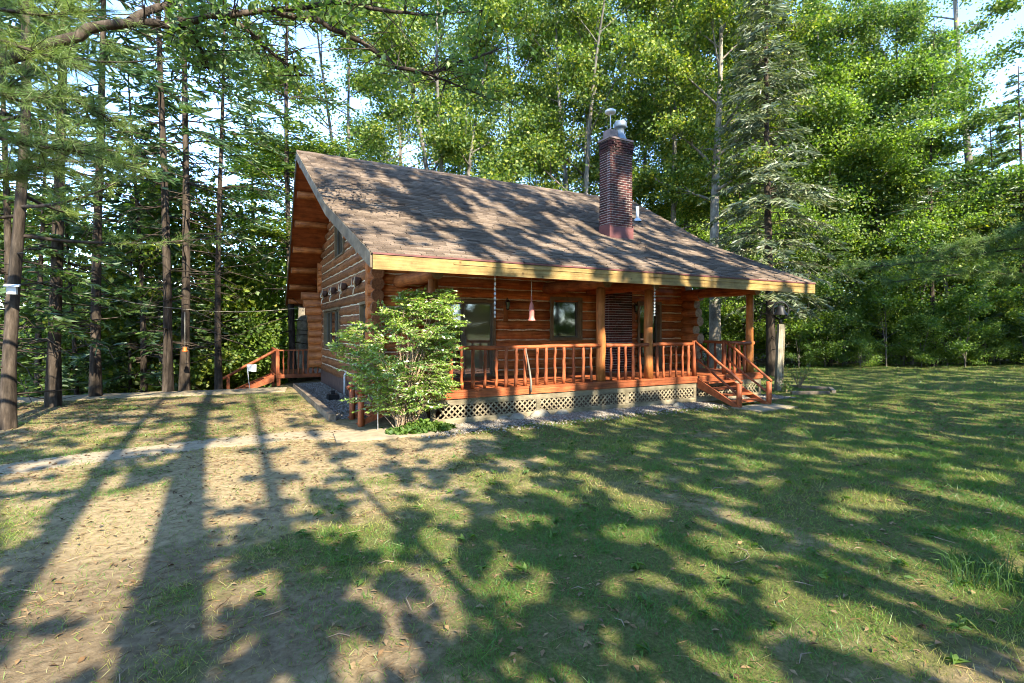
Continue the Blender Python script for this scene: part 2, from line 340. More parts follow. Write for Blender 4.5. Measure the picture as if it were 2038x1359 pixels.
def ground():
    def axis(lo, hi, f0, f1, st):
        a = list(np.arange(f0, f1, st)); s = st; v = f1
        while v < hi: a.append(v); s *= 1.35; v += s
        a.append(hi); s = st; v = f0; b = []
        while v > lo: s *= 1.35; v -= s; b.append(v)
        return np.array(sorted(b + a))
    rr = axis(-260, 260, -15, 16, 0.14); ww = axis(-160, 320, 1.5, 24, 0.14)
    Rg, Wg = np.meshgrid(rr, ww)
    A = Rg-LX; B = Wg-LW; X = A*CT+B*ST; Y = -A*ST+B*CT; Z = gz(X, Y)
    nx, ny = len(rr), len(ww); idx = np.arange(nx*ny).reshape(ny, nx)
    F = np.stack([idx[:-1,:-1], idx[:-1,1:], idx[1:,1:], idx[1:,:-1]], -1).reshape(-1, 4)
    m, n, l, p = new_mat('yard_soil')
    at = n.new('ShaderNodeAttribute'); at.attribute_name = 'lawn'; at2 = n.new('ShaderNodeAttribute'); at2.attribute_name = 'needles'
    t = noise(n, l, coords(n, l, (1,1,1)), 5, 6, 0.7); t2 = noise(n, l, coords(n, l, (1,1,1)), 34, 5, 0.7); t3 = noise(n, l, coords(n, l, (1,1,1)), 1.1, 4)
    t4 = noise(n, l, coords(n, l, (1,1,1)), 11, 8, 0.75); soil = ramp(n, [(0.12, 0.08, 0.042), (0.235, 0.17, 0.088), (0.305, 0.228, 0.122), (0.375, 0.292, 0.168)], [0.3, 0.42, 0.55, 0.72]); l.new(t4.outputs['Fac'], soil.inputs['Fac'])
    turf = ramp(n, [(0.055, 0.05, 0.024), (0.085, 0.09, 0.028), (0.13, 0.125, 0.042), (0.23, 0.19, 0.095)], [0.25, 0.45, 0.6, 0.78]); l.new(t2.outputs['Fac'], turf.inputs['Fac'])
    duff = ramp(n, [(0.085, 0.06, 0.034), (0.17, 0.122, 0.07), (0.26, 0.195, 0.115)], [0.3, 0.5, 0.72]); l.new(t4.outputs['Fac'], duff.inputs['Fac'])
    ad = n.new('ShaderNodeMath'); ad.operation = 'ADD'; ad.use_clamp = False; l.new(at.outputs['Fac'], ad.inputs[0])
    sb = n.new('ShaderNodeMath'); sb.operation = 'MULTIPLY_ADD'; l.new(t.outputs['Fac'], sb.inputs[0]); sb.inputs[1].default_value = 0.9; sb.inputs[2].default_value = -0.45
    l.new(sb.outputs[0], ad.inputs[1])
    mr = n.new('ShaderNodeMapRange'); mr.inputs[1].default_value = 0.22; mr.inputs[2].default_value = 0.55; l.new(ad.outputs[0], mr.inputs[0])
    ad2 = n.new('ShaderNodeMath'); ad2.operation = 'ADD'; l.new(at2.outputs['Fac'], ad2.inputs[0]); l.new(sb.outputs[0], ad2.inputs[1])
    mr2 = n.new('ShaderNodeMapRange'); mr2.inputs[1].default_value = 0.35; mr2.inputs[2].default_value = 0.65; l.new(ad2.outputs[0], mr2.inputs[0])
    c = mix(n, l, soil.outputs['Color'], duff.outputs['Color'], mr2.outputs[0]); c = mix(n, l, c, turf.outputs['Color'], mr.outputs[0])
    l.new(c, p.inputs['Base Color']); p.inputs['Roughness'].default_value = 1.0; p.inputs['Specular IOR Level'].default_value = 0.05
    bump(n, l, p, t4.outputs['Fac'], 0.8, 0.05)
    me = np_mesh('ground', np.stack([X, Y, Z], -1).reshape(-1, 3), F, m, True)
    a = me.attributes.new('lawn', 'FLOAT', 'POINT'); a.data.foreach_set('value', greenness(X, Y).astype(np.float32).ravel())
    nd = 0.30 + 0.28*sstep(5.5, 3.2, Wg) + 0.5*sstep(-9, -13, Rg) + 0.6*sstep(25, 29, Wg) + 0.5*sstep(10.5, 13, Wg)*sstep(-5, -8, Rg) + 1.0*(fbm(X*0.8+3, Y*0.8) - 0.5)
    b = me.attributes.new('needles', 'FLOAT', 'POINT'); b.data.foreach_set('value', np.clip(nd, 0, 1).astype(np.float32).ravel())
    return tag(put('ground', me), 'sandy yard with patchy lawn around the cabin', None, None, 'structure')
ground()

def strip(name, pts, width, mat, lift=0.01, thick=0.05):
    """slab path following (r, w) camera-frame points"""
    P = [Vector(c2w(r, w)) for r, w in pts]; m = MB(); L = []; Q = []
    for i, p in enumerate(P):
        d = (P[min(i+1, len(P)-1)] - P[max(i-1, 0)]).normalized(); s = Vector((-d.y, d.x, 0))*(width[i] if hasattr(width, '__len__') else width)/2
        L.append(p+s); Q.append(p-s)
    vs = []
    for a, b in zip(L, Q):
        za = float(gz(a.x, a.y)) ; zb = float(gz(b.x, b.y)); z = max(za, zb) + lift
        vs += [(a.x, a.y, z), (b.x, b.y, z), (a.x, a.y, z-thick), (b.x, b.y, z-thick)]
    fs = []
    for i in range(len(P)-1):
        o = i*4; fs += [(o, o+1, o+5, o+4), (o+1, o+3, o+7, o+5), (o+2, o, o+4, o+6)]
    fs += [(0, 2, 3, 1), (len(vs)-4, len(vs)-3, len(vs)-1, len(vs)-2)]
    m.add(vs, fs); o = m.obj(name, mat); tag(o, None, None, None, 'structure'); return o
def lerp_pts(pts, n):
    out = []
    for (a, b), (c, d) in zip(pts[:-1], pts[1:]):
        for i in range(n): out.append((a+(c-a)*i/n, b+(d-b)*i/n))
    return out + [pts[-1]]
strip('concrete_path', lerp_pts([(-9.5, 5.5), (-7.6, 6.35), (-6.4, 7.6), (-5.0, 8.75), (-4.0, 9.3), (-2.9, 9.55)], 3), 0.80, M['conc'], 0.006)
strip('gravel_drive', lerp_pts([(-22, 11.6), (-13.2, 14.1), (-9.6, 15.7), (-7.2, 16.6)], 8), 1.3, M['conc'], 0.02)
strip('door_slab', [(-3.1, 9.1), (-1.55, 9.75)], [0.75, 1.0], M['conc'], 0.035)
strip('step_slab', [w2c(7.85, -4.05), w2c(9.3, -4.05)], 0.75, M['conc'], 0.03)

# ---------------------------------------------------------------- the cabin
LEN, DEP = 10.37, 7.97
RY, RZ, KZ, EZ, EY = 4.07, 7.13, 4.71, 3.18, -3.66
KY = -0.1
def roof_z(y):
    d = abs(y - RY)
    return RZ - 0.5803*d if d <= RY-KY else KZ - (KZ-EZ)/(KY-EY)*(d-(RY-KY))
def roof_x(y):
    e = 0.35*abs(y-RY)/(RY-EY)
    return -1.17 + e, LEN + 1.18 - e
cabin = thing('log_cabin', 'log cabin with covered porch, brown shingled roof and brick chimney', 'cabin')
rng = random.Random(11)

def log_mesh(a, b, r, mats, jit=0.035, n=14, taper=0.0, wob=0.012, mi=1):
    a, b = Vector(a), Vector(b); L = (b-a).length; m = max(2, min(14, int(L/0.45)+1)); pts = []; rad = []
    ph = rng.uniform(0, 9)
    for i in range(m+1):
        t = i/m; o = Vector((rng.uniform(-wob, wob), rng.uniform(-wob, wob), rng.uniform(-wob, wob)))
        pts.append(a.lerp(b, t) + (o if 0 < i < m else Vector((0,0,0)))); rad.append(r*(1 + rng.uniform(-jit, jit) - taper*t + 0.02*math.sin(t*7+ph)))
    return MB().tube(pts, rad, n, True, 0.012, capmi=mi, rng=rng)
def subtract(a, b, holes):
    segs = [(a, b)]
    for h0, h1 in holes:
        segs = [q for s0, s1 in segs for q in ((s0, min(s1, h0)), (max(s0, h1), s1)) if q[1]-q[0] > 0.08]
    return segs
CH = 0.27; LR = 0.152
def log_wall(part, axis, c, out, courses, span, holes, mat, chink_mat, chink=True):
    em = M['endgrain'] if mat is M['beam_y'] else mat
    """round logs one above the other along x or y; out = -1/+1 outward side; holes = (a0, a1, z0, z1)"""
    for z in courses:
        a, b = span(z)
        if b - a < 0.3: continue
        for s0, s1 in subtract(a, b, [(h[0], h[1]) for h in holes if h[2] < z < h[3]]):
            p, q = ((s0, c, z), (s1, c, z)) if axis == 'x' else ((c, s0, z), (c, s1, z))
            log_mesh(p, q, LR*rng.uniform(0.96, 1.05), None).obj('log', mat, em, parent=part)
        if chink:
            zc = z - CH/2; a2, b2 = span(zc)
            for s0, s1 in subtract(max(a, a2)+0.25, min(b, b2)-0.25, [(h[0], h[1]) for h in holes if h[2] < zc < h[3]]):
                k = max(2, int((s1-s0)/0.16)); o = c + out*0.093; pts = []
                for i in range(k+1):
                    t = s0+(s1-s0)*i/k; zz = zc + rng.uniform(-0.014, 0.014)
                    pts.append((t, o, zz) if axis == 'x' else (o, t, zz))
                MB().tube(pts, [0.024*rng.uniform(0.6, 1.25) for _ in pts], 5, True, 0.1, rng=rng).obj('chinking', chink_mat, parent=part)

# front wall ---------------------------------------------------
FH = [(1.47, 3.27, 0.5, 2.68), (4.98, 6.07, 1.60, 2.83), (6.69, 7.50, 0.0, 5.0), (8.17, 9.15, 0.5, 2.78)]
m = MB(); xs = [0.1, 1.47, 3.27, 4.98, 6.07, 8.17, 9.15, 10.27]
for x0, x1 in ((0.1, 1.47), (3.27, 4.98), (6.07, 8.17), (9.15, 10.27)): m.box(x0, x1, 0.10, 0.24, 0.45, 4.4)
m.box(1.47, 3.27, 0.10, 0.24, 2.68, 4.4); m.box(4.98, 6.07, 0.10, 0.24, 2.83, 4.4); m.box(4.98, 6.07, 0.10, 0.24, 0.45, 1.6); m.box(8.17, 9.15, 0.10, 0.24, 2.78, 4.4)
fw = m.obj('front_wall', M['core'], parent=cabin)
log_wall(fw, 'x', 0.15, -1, [0.685+CH*i for i in range(14)], lambda z: (-0.06, LEN+0.05), FH, M['log_x'], M['chink'])
# left gable wall ----------------------------------------------
def gspan(z, f=-0.12, b=DEP+0.12):
    zt = z + 0.17 + 0.20
    if zt <= KZ: return (f, b)
    y = RY - (RZ - zt)/0.5803
    return (max(f, y), min(b, 2*RY - y))
GH = [(4.05, 6.95, 1.28, 2.60), (0.22, 1.12, 1.28, 2.60), (3.35, 4.75, 4.12, 5.35)]
poly = [(0.12, -0.0, 0.45), (0.12, DEP, 0.45), (0.12, DEP, 4.45), (0.12, RY, 6.75), (0.12, 0.0, 4.45)]
gw = MB().prism(poly, (0.12, 0, 0)).obj('left_gable_wall', M['core'], parent=cabin)
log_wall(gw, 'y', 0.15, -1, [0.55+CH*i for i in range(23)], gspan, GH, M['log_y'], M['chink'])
# right gable wall: its logs run on past the corner, longer towards the top
poly = [(LEN-0.24, 0.0, 0.45), (LEN-0.24, DEP, 0.45), (LEN-0.24, DEP, 4.45), (LEN-0.24, RY, 6.75), (LEN-0.24, 0.0, 4.45)]
rw = MB().prism(poly, (0.12, 0, 0)).obj('right_gable_wall', M['core'], parent=cabin)
def rspan(z):
    a, b = gspan(z); e = 0.42 + 0.10*math.sin(z*9)
    return (a - (e if z < 3.2 else 0.0), b)
log_wall(rw, 'y', LEN-0.15, 1, [0.55+CH*i for i in range(23)], rspan, [], M['beam_y'], M['chink'], False)
# rear wall: log ends stick out at the left corner
bw = MB().box(0.25, LEN-0.25, DEP-0.24, DEP-0.12, 0.45, 4.4).obj('rear_wall', M['core'], parent=cabin)
def bspan(z): return (-0.42 - 0.26*max(0, (z-2.2)) if z < 3.25 else -0.1, LEN+0.1)
log_wall(bw, 'x', DEP-0.15, 1, [0.685+CH*i for i in range(14)], bspan, [], M['log_x'], M['chink'], False)
# foundation
MB().box(0.03, LEN-0.03, 0.05, DEP-0.05, -0.6, 0.46).obj('foundation', M['found'], parent=cabin)
# an inside log that pokes out of the front wall beneath the eave
log_mesh((1.28, -0.42, 2.86), (1.28, 0.2, 2.86), 0.13, None).obj('log', M['beam_y'], M['endgrain'], parent=cabin)

# roof ----------------------------------------------------------
prof = [(EY, EZ), (KY, KZ), (RY, RZ), (2*RY-KY, KZ), (2*RY-EY, EZ)]
TH_R = 0.19
m = MB(); vs = []
for y, z in prof:
    x0, x1 = roof_x(y); vs += [(x0, y, z), (x1, y, z), (x0, y, z-TH_R), (x1, y, z-TH_R)]
fs = []; mis = []
for i in range(4):
    o = i*4; fs += [(o, o+1, o+5, o+4), (o+2, o+6, o+7, o+3), (o, o+4, o+6, o+2), (o+1, o+3, o+7, o+5)]; mis += [1, 0, 0, 0]
fs += [(0, 2, 3, 1), (16, 17, 19, 18)]; mis += [0, 0]
m.add(vs, fs); m.mi = mis
roof = m.obj('roof', M['soffit'], M['shingle'], parent=cabin)
def shingles():
    V = []; F = []; rr = np.random.RandomState(5)
    def slope(ya, za, yb, zb):
        L = math.hypot(yb-ya, zb-za); n = int(L/0.142); dy, dz = (yb-ya)/L, (zb-za)/L; nz, ny = abs(dy), (-dz if dy > 0 else dz)
        for i in range(n+1):
            s0 = i*L/n - 0.03; s1 = s0 + L/n + 0.035
            if i == n: s1 = min(s1, L)
            y0, z0, y1, z1 = ya+dy*s0, za+dz*s0, ya+dy*s1, za+dz*s1
            xl, xr = roof_x(min(max(y0, EY), 2*RY-EY)); xl -= 0.03; xr += 0.03; x = xl - rr.uniform(0, 0.3)
            while x < xr:
                w = rr.uniform(0.26, 0.34); a = max(x+0.004, xl); b = min(x+w-0.004, xr); x += w
                if b-a < 0.03: continue
                h = 0.024 + rr.uniform(0, 0.012); h2 = 0.004; dl = rr.uniform(-0.012, 0.012)
                ya0, za0 = y0-dy*dl, z0-dz*dl
                o = len(V)
                V.extend([(a, ya0+ny*h, za0+nz*h), (b, ya0+ny*h, za0+nz*h), (b, y1+ny*h2, z1+nz*h2), (a, y1+ny*h2, z1+nz*h2), (a, ya0, za0-0.004), (b, ya0, za0-0.004)])
                F.extend([(o, o+1, o+2, o+3), (o+4, o+5, o+1, o), (o+4, o, o+3, o+3), (o+5, o+2, o+1, o+1)])
    slope(EY, EZ, KY, KZ); slope(KY, KZ, RY, RZ)
    slope(2*RY-EY, EZ, 2*RY-KY, KZ); slope(2*RY-KY, KZ, RY, RZ)
    F4 = [f for f in F if len(set(f)) == 4]
    return np_mesh('shingles', V, F4, M['shingle'])
tag(put('shingles', shingles(), roof), None, None, None, 'stuff')
xa, xb = roof_x(RY); m = MB(); k = 42
for i in range(k):
    a = xa-0.03+(xb-xa+0.06)*i/k; b = xa-0.03+(xb-xa+0.06)*(i+1)/k; h = 0.03+0.006*(i % 2)
    m.add([(a, RY-0.15, RZ-0.087+0.02), (b, RY-0.15, RZ-0.087+0.02), (b, RY, RZ+h), (a, RY, RZ+h), (b, RY+0.15, RZ-0.087+0.02), (a, RY+0.15, RZ-0.087+0.02)], [(0,1,2,3), (3,2,4,5)])
m.obj('ridge_cap', M['shingle'], parent=roof)
# barge boards following the bent rake, both gables
for side in (0, 1):
    sg = -1 if side == 0 else 1
    for i in range(4):
        (y0, z0), (y1, z1) = prof[i], prof[i+1]
        x0, x1 = roof_x(y0)[side], roof_x(y1)[side]; h = 0.25
        a = [(x0+sg*0.004, y0, z0+0.005), (x1+sg*0.004, y1, z1+0.005), (x1+sg*0.004, y1, z1-h), (x0+sg*0.004, y0, z0-h)]
        MB().prism(a, (sg*0.035, 0, 0)).obj('barge_board', M['barge'], parent=roof)
x0, x1 = roof_x(EY)
for a, b in ((x0, 2.1), (2.104, 6.9), (6.904, x1)):
    MB().box(a, b, EY-0.035, EY-0.003, 2.90, 3.145).obj('fascia_board', M['fascia'], parent=roof)
MB().box(x0, x1, EY-0.05, EY-0.004, 3.150, 3.178).obj('drip_edge', M['flash'], parent=roof)
for a, b in ((0.6, 4.2), (5.2, 11.0)):
    MB().box(a, b, EY-0.048, EY-0.037, 3.06, 3.095).obj('trim_strip', M['fascia'], parent=roof)
MB().box(x0, x1, 2*RY-EY+0.003, 2*RY-EY+0.035, 2.90, 3.145).obj('fascia_board', M['fascia'], parent=roof)
# purlin logs beneath the overhangs
for y in (5.25, 6.45, 7.65, 8.85, 10.1, 11.3, 2.7, 1.3, -0.05, -1.3, -2.41):
    z = roof_z(y) - TH_R - 0.11; xl, xr = roof_x(y)
    log_mesh((xl+0.06, y, z), (0.2 if y not in (-2.41, -1.3) else xr-0.1, y, z), 0.115, None).obj('purlin', M['log_x'], M['endgrain'], parent=roof)
log_mesh((xa+0.05, RY, RZ-0.36), (0.2, RY, RZ-0.36), 0.13, None).obj('ridge_log', M['log_x'], M['endgrain'], parent=roof)
# vent pipe on the roof
vy = 1.55; vx = 9.55
m = MB(); zt = roof_z(vy); m.tube([(vx, vy, zt-0.1), (vx, vy, zt+0.52)], 0.055, 12); m.lathe([(0.15, -0.02), (0.10, 0.06), (0.06, 0.10)], (vx, vy, zt+0.02), 12)
m.obj('vent_pipe', M['white'], parent=cabin)

# chimney -------------------------------------------------------
CX0, CX1, CY0, CY1, CZ1 = 6.68, 7.52, -0.50, -0.02, 7.42
BH = 0.0705; JT = 0.017
zb = 4.92
chim = MB().box(CX0+0.012, CX1-0.012, CY0+0.012, CY1-0.012, 0.3, CZ1).obj('chimney', M['mortar'], parent=cabin)
def brick_mesh(l, d, h, nm):
    b = 0.004; m = MB()
    m.add([(0,0,b),(l,0,b),(l,d,b),(0,d,b),(0,0,h-b),(l,0,h-b),(l,d,h-b),(0,d,h-b),(b,b,h),(l-b,b,h),(l-b,d-b,h),(b,d-b,h)],
          [(0,1,5,4),(1,2,6,5),(2,3,7,6),(3,0,4,7),(8,9,10,11),(4,5,9,8),(5,6,10,9),(6,7,11,10),(7,4,8,11),(3,2,1,0)])
    return m.mesh(nm, M['brick'])
bw_ = (CX1-CX0)/4; bl = bw_-JT; hd = (bw_/2)-JT
BF = brick_mesh(bl, 0.10, BH-JT, 'brick'); BFh = brick_mesh(hd, 0.10, BH-JT, 'brick')
sw = (CY1-CY0)/2; BS = brick_mesh(0.10, sw-JT, BH-JT, 'brick'); BSh = brick_mesh(0.10, sw/2-JT, BH-JT, 'brick')
nC = int((CZ1 - zb)/BH)
for i in range(nC):
    z = zb + i*BH; o = 0.0 if i < nC-5 else (0.022 if i < nC-3 else 0.04)
    row = [(CX0+k*bw_, BF) for k in range(4)] if i % 2 == 0 else [(CX0, BFh)] + [(CX0+bw_*(k+0.5), BF) for k in range(3)] + [(CX1-bw_/2, BFh)]
    for x, me in row: put('brick', me, chim, (x+JT/2 + (o*(x-7.1)/0.42), CY0-0.004-o+rng.uniform(-0.003, 0.003), z))
    row = [(CY0+0.10+k*sw*0.86, BS) for k in range(2)] if i % 2 == 0 else [(CY0+0.1, BSh), (CY0+0.1+sw*0.45, BS)]
    for y, me in row: put('brick', me, chim, (CX0-0.004-o+rng.uniform(-0.003, 0.003), min(y, CY1-0.03-(sw-JT)*0.9)+JT/2-o, z))
m = MB()                                                    # courses inside the porch, and the two faces turned away
for i in range(36):
    z = 0.70 + i*BH
    for k in range(-1, 4):
        a = max(CX0, CX0 + bw_*(k + (0.5 if i % 2 else 0))); b = min(CX1, CX0 + bw_*(k+1 + (0.5 if i % 2 else 0)))
        if b-a > 0.05: m.box(a+JT/2, b-JT/2, CY0-0.004-rng.uniform(0, 0.004), CY0+0.05, z, z+BH-JT)
    for k in range(2): m.box(CX0-0.004, CX0+0.05, CY0+0.06+k*0.2, CY0+0.06+k*0.2+0.19, z, z+BH-JT)
for i in range(nC):
    z = zb + i*BH; o = 0.0 if i < nC-5 else (0.022 if i < nC-3 else 0.04)
    for k in range(2): m.box(CX1-0.05, CX1+0.004+o, CY0+0.12+k*0.18, CY0+0.12+k*0.18+0.168, z, z+BH-JT)
    for k in range(4): m.box(CX0+k*bw_+JT/2, CX0+(k+1)*bw_-JT/2, CY1-0.05, CY1+0.004+o, z, z+BH-JT)
tag(m.obj('brickwork', M['brick'], parent=chim), None, None, None, 'stuff')
m = MB(); zf = roof_z(CY0)
m.box(CX0-0.02, CX1+0.02, CY0-0.022, CY0-0.002, zf-0.1, zb-0.02); m.box(CX0-0.022, CX0-0.006, CY0-0.0225, CY1, zf-0.1, zb+0.03); m.box(CX1+0.006, CX1+0.022, CY0-0.0225, CY1, zf-0.1, zb+0.03)
m.obj('flashing', M['flash'], parent=chim)
m = MB().box(CX0-0.035, CX1+0.035, CY0-0.035, CY1+0.035, CZ1-0.01, CZ1+0.045)
m.obj('crown_cap', M['tile'], parent=chim)
MB().box(CX0+0.07, CX0+0.38, CY0+0.10, CY0+0.40, CZ1+0.04, CZ1+0.30).obj('flue_tile', M['tile'], parent=chim)
m = MB(); c = (CX0+0.225, CY0+0.25, CZ1+0.30); m.tube([c, (c[0], c[1], c[2]+0.52)], 0.016, 8)
m.lathe([(0.02, 0.51), (0.15, 0.525), (0.165, 0.555), (0.158, 0.59), (0.12, 0.62), (0.05, 0.64), (0.0, 0.645)], c, 20); m.obj('mushroom_cap', M['white'], parent=chim)
m = MB(); c = (CX0+0.60, CY0+0.25, CZ1+0.04)
m.lathe([(0.20, 0.0), (0.19, 0.06), (0.13, 0.22), (0.11, 0.24), (0.11, 0.40), (0.17, 0.42), (0.185, 0.44), (0.185, 0.56), (0.16, 0.60), (0.0, 0.63)], c, 20); m.obj('metal_flue_cap', M['greymetal'], parent=chim)

# doors and windows -----------------------------------------------
def framed(name, axis, c, a0, a1, z0, z1, out, divs=1, fw_=0.07, dep=0.16, mat=None, trim=0.0):
    """casing set in a wall; panes are its parts. c = wall centre plane"""
    mat = mat or M['frame']; m = MB(); f = c + out*(dep/2+0.09); b = c - out*0.02
    lo, hi = min(f, b), max(f, b)
    bx = (lambda a, b_, z_, z2, l=lo, h=hi: m.box(a, b_, l, h, z_, z2)) if axis == 'x' else (lambda a, b_, z_, z2, l=lo, h=hi: m.box(l, h, a, b_, z_, z2))
    bx(a0, a1, z1-fw_, z1); bx(a0-trim, a1+trim, z0, z0+fw_*0.8); bx(a0, a0+fw_, z0+fw_*0.8, z1-fw_); bx(a1-fw_, a1, z0+fw_*0.8, z1-fw_)
    fr = m.obj(name, mat, parent=cabin); w = (a1-a0-2*fw_)/divs
    for k in range(divs):
        p0 = a0+fw_+k*w; p1 = p0+w; m = MB(); sf = c+out*(0.03+0.03*(k % 2)); s2 = sf+out*0.04; l_, h_ = min(sf, s2), max(sf, s2); q = 0.045
        bq = (lambda a, b_, z_, z2: m.box(a, b_, l_, h_, z_, z2)) if axis == 'x' else (lambda a, b_, z_, z2: m.box(l_, h_, a, b_, z_, z2))
        zl, zh = z0+fw_*0.8, z1-fw_
        bq(p0+0.002, p1-0.002, zl+0.002, zl+q); bq(p0+0.002, p1-0.002, zh-q, zh-0.002); bq(p0+0.002, p0+q, zl+q, zh-q); bq(p1-q, p1-0.002, zl+q, zh-q)
        m.obj('sash', M['alu'], parent=fr)
        m = MB(); g = sf+out*0.012; g0, g1 = min(g, g+out*0.006), max(g, g+out*0.006)
        (m.box(p0+q-0.004, p1-q+0.004, g0, g1, zl+q-0.004, zh-q+0.004) if axis == 'x' else m.box(g0, g1, p0+q-0.004, p1-q+0.004, zl+q-0.004, zh-q+0.004))
        m.obj('pane', M['glass'], parent=fr)
    return fr
sd = framed('sliding_door', 'x', 0.15, 1.47, 3.27, 0.66, 2.68, -1, 2)
[c_ for c_ in sd.children if c_.name.startswith('pane')][1].data.materials[0] = M['glass2']
MB().box(2.42, 2.45, 0.005, 0.05, 1.45, 1.75).obj('handle', M['alu'], parent=sd)
framed('window', 'x', 0.15, 4.98, 6.07, 1.60, 2.83, -1, 1, 0.10)
framed('window', 'y', 0.15, 4.05, 6.95, 1.28, 2.60, -1, 3)
framed('window', 'y', 0.15, 0.22, 1.12, 1.28, 2.60, -1, 1)
framed('gable_window', 'y', 0.15, 3.35, 4.75, 4.12, 5.35, -1, 2)
ed = framed('entry_door', 'x', 0.15, 8.17, 9.15, 0.66, 2.78, -1, 1, 0.09)
MB().box(8.32, 9.0, 0.062, 0.09, 0.80, 1.05).obj('kick_panel', M['frame'], parent=ed)
MB().box(8.36, 8.40, 0.03, 0.08, 1.65, 1.80).obj('handle', M['iron'], parent=ed)

# porch -------------------------------------------------------------
DY, DZ, DX0, DX1 = -2.56, 0.68, 0.52, 10.57
deck = MB().box(DX0+0.05, DX1-0.05, DY+0.05, 0.0, DZ-0.20, DZ-0.045).obj('porch_deck', M['found'], parent=cabin)
y = DY - 0.02
while y < -0.03:
    y1 = min(y+0.138, -0.005); MB().box(DX0-0.02, DX1+0.02, y, y1, DZ-0.04, DZ+rng.uniform(-0.003, 0.003)).obj('deck_board', M['red_x'], parent=deck); y += 0.146
for a, b in ((DX0, 4.0), (4.004, 7.94), (7.944, DX1)): MB().box(a, b, DY-0.012, DY+0.045, DZ-0.165, DZ-0.043).obj('rim_board', M['red_x'], parent=deck)
for a, b in ((DX0-0.012, DX0+0.03), (DX1-0.03, DX1+0.012)): MB().box(a, b, DY+0.047, -0.01, DZ-0.165, DZ-0.043).obj('rim_board', M['red_y'], parent=deck)
# skirt with diagonal lattice
sk = MB().box(DX0+0.06, DX1-0.06, DY+0.02, DY+0.045, 0.385, 0.512).obj('lattice_skirt', M['paleboard'], parent=cabin)
MB().box(DX0+0.06, DX1-0.06, DY+0.018, DY+0.05, -0.04, 0.125).obj('bottom_board', M['paleboard'], parent=sk)
for x in (DX0+0.06, 3.0, 5.5, 7.8, DX1-0.16): MB().box(x, x+0.10, DY+0.012, DY+0.0435, 0.127, 0.383).obj('upright', M['paleboard'], parent=sk)
hh = 0.258
def strip_mesh(s):
    m = MB(); w = 0.0225; t = 0.006; y0 = 0.0 if s > 0 else 0.0075
    return m.prism([(-w - s*hh/2, y0, 0), (w - s*hh/2, y0, 0), (w + s*hh/2, y0, hh), (-w + s*hh/2, y0, hh)], (0, t, 0)).mesh('lattice_strip', M['lattice'])
SA, SB_ = strip_mesh(1), strip_mesh(-1); x = DX0+0.32
while x < DX1-0.3:
    put('lattice_strip', SA, sk, (x, DY+0.024, 0.126)); put('lattice_strip', SB_, sk, (x, DY+0.024, 0.126)); x += 0.125
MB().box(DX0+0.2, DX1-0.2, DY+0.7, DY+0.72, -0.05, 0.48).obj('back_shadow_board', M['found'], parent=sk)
# left end of the skirt
se = MB().box(DX0+0.02, DX0+0.045, DY+0.05, -1.95, 0.385, 0.512).obj('lattice_skirt', M['paleboard'], parent=cabin)
for k in range(5):
    for s in (SA, SB_): put('lattice_strip', s, se, (DX0+0.03, DY+0.22+0.09*k, 0.126), (0, 0, R(90)))
MB().box(DX0+0.018, DX0+0.05, DY+0.05, -1.95, -0.04, 0.125).obj('bottom_board', M['paleboard'], parent=se)
# posts, beams
PY = -2.41
for x in (0.68, 4.87, 6.37, 10.2):
    p = log_mesh((x, PY, DZ), (x, PY, 2.90), 0.112, None, jit=0.05, wob=0.012, taper=0.08, n=16).obj('porch_post', M['log_z'], M['endgrain'], parent=cabin)
    log_mesh((x, -2.66, 3.02), (x, 0.15, 3.06), 0.135, None, taper=-0.12).obj('porch_beam', M['beam_y'], M['endgrain'], parent=cabin)
    log_mesh((x, PY, 3.14), (x, PY, 3.42), 0.09, None).obj('porch_post', M['log_z'], M['endgrain'], parent=cabin)
# railings of peeled saplings
def baluster(seed, h=0.80):
    q = random.Random(seed); r0 = q.uniform(0.028, 0.040); pts = []; rad = []
    for i in range(9): pts.append((q.uniform(-0.008, 0.008), q.uniform(-0.008, 0.008), h*i/8)); rad.append(r0*q.uniform(0.84, 1.18)*(1.08-0.15*i/8))
    m = MB().tube(pts, rad, 8, True, 0.05, rng=q)
    for _ in range(q.randint(1, 4)):
        z = q.uniform(0.1, h-0.1); a = q.uniform(0, 6.3); d = Vector((math.cos(a), math.sin(a), 0.25)); c0 = Vector((0, 0, z)) + d*r0*0.6
        m.tube([c0, c0+d*q.uniform(0.02, 0.045)], [0.013, 0.008], 5, rng=q)
    return m.mesh('baluster', M['red_z'])
BAL = [baluster(s) for s in range(7)]
RT = 1.565
def rail_x(a, b, xs, y=DY+0.09):
    rl = log_mesh((a, y, RT-0.035), (b, y, RT-0.035), 0.047, None, jit=0.10, wob=0.012, n=10, mi=0).obj('porch_railing', M['red_x'], parent=cabin)
    for x in xs: put('baluster', rng.choice(BAL), rl, (x, y, DZ), (rng.uniform(-0.02, 0.02), rng.uniform(-0.025, 0.025), rng.uniform(0, 6)), (1, 1, (RT-0.05-DZ)/0.80))
    return rl
def px_to_x(xp, y):
    k = (xp-1019)/FPX; return (k*(LW+y*CT) - LX + y*ST)/(CT - k*ST)
YB = DY+0.09
rail_x(0.70, 4.80, [px_to_x(v, YB) for v in (897.5, 919, 941, 965, 988, 1007, 1026, 1045, 1069, 1086, 1104, 1122, 1142, 1161, 1177)])
rail_x(4.95, 6.30, [px_to_x(v, YB) for v in (1216, 1231, 1245, 1260, 1274)])
rail_x(6.44, 7.88, [px_to_x(v, YB) for v in (1308, 1321, 1334, 1346, 1358, 1370)])
rail_x(9.02, 10.15, [px_to_x(v, YB) for v in (1452, 1461, 1472, 1481)])
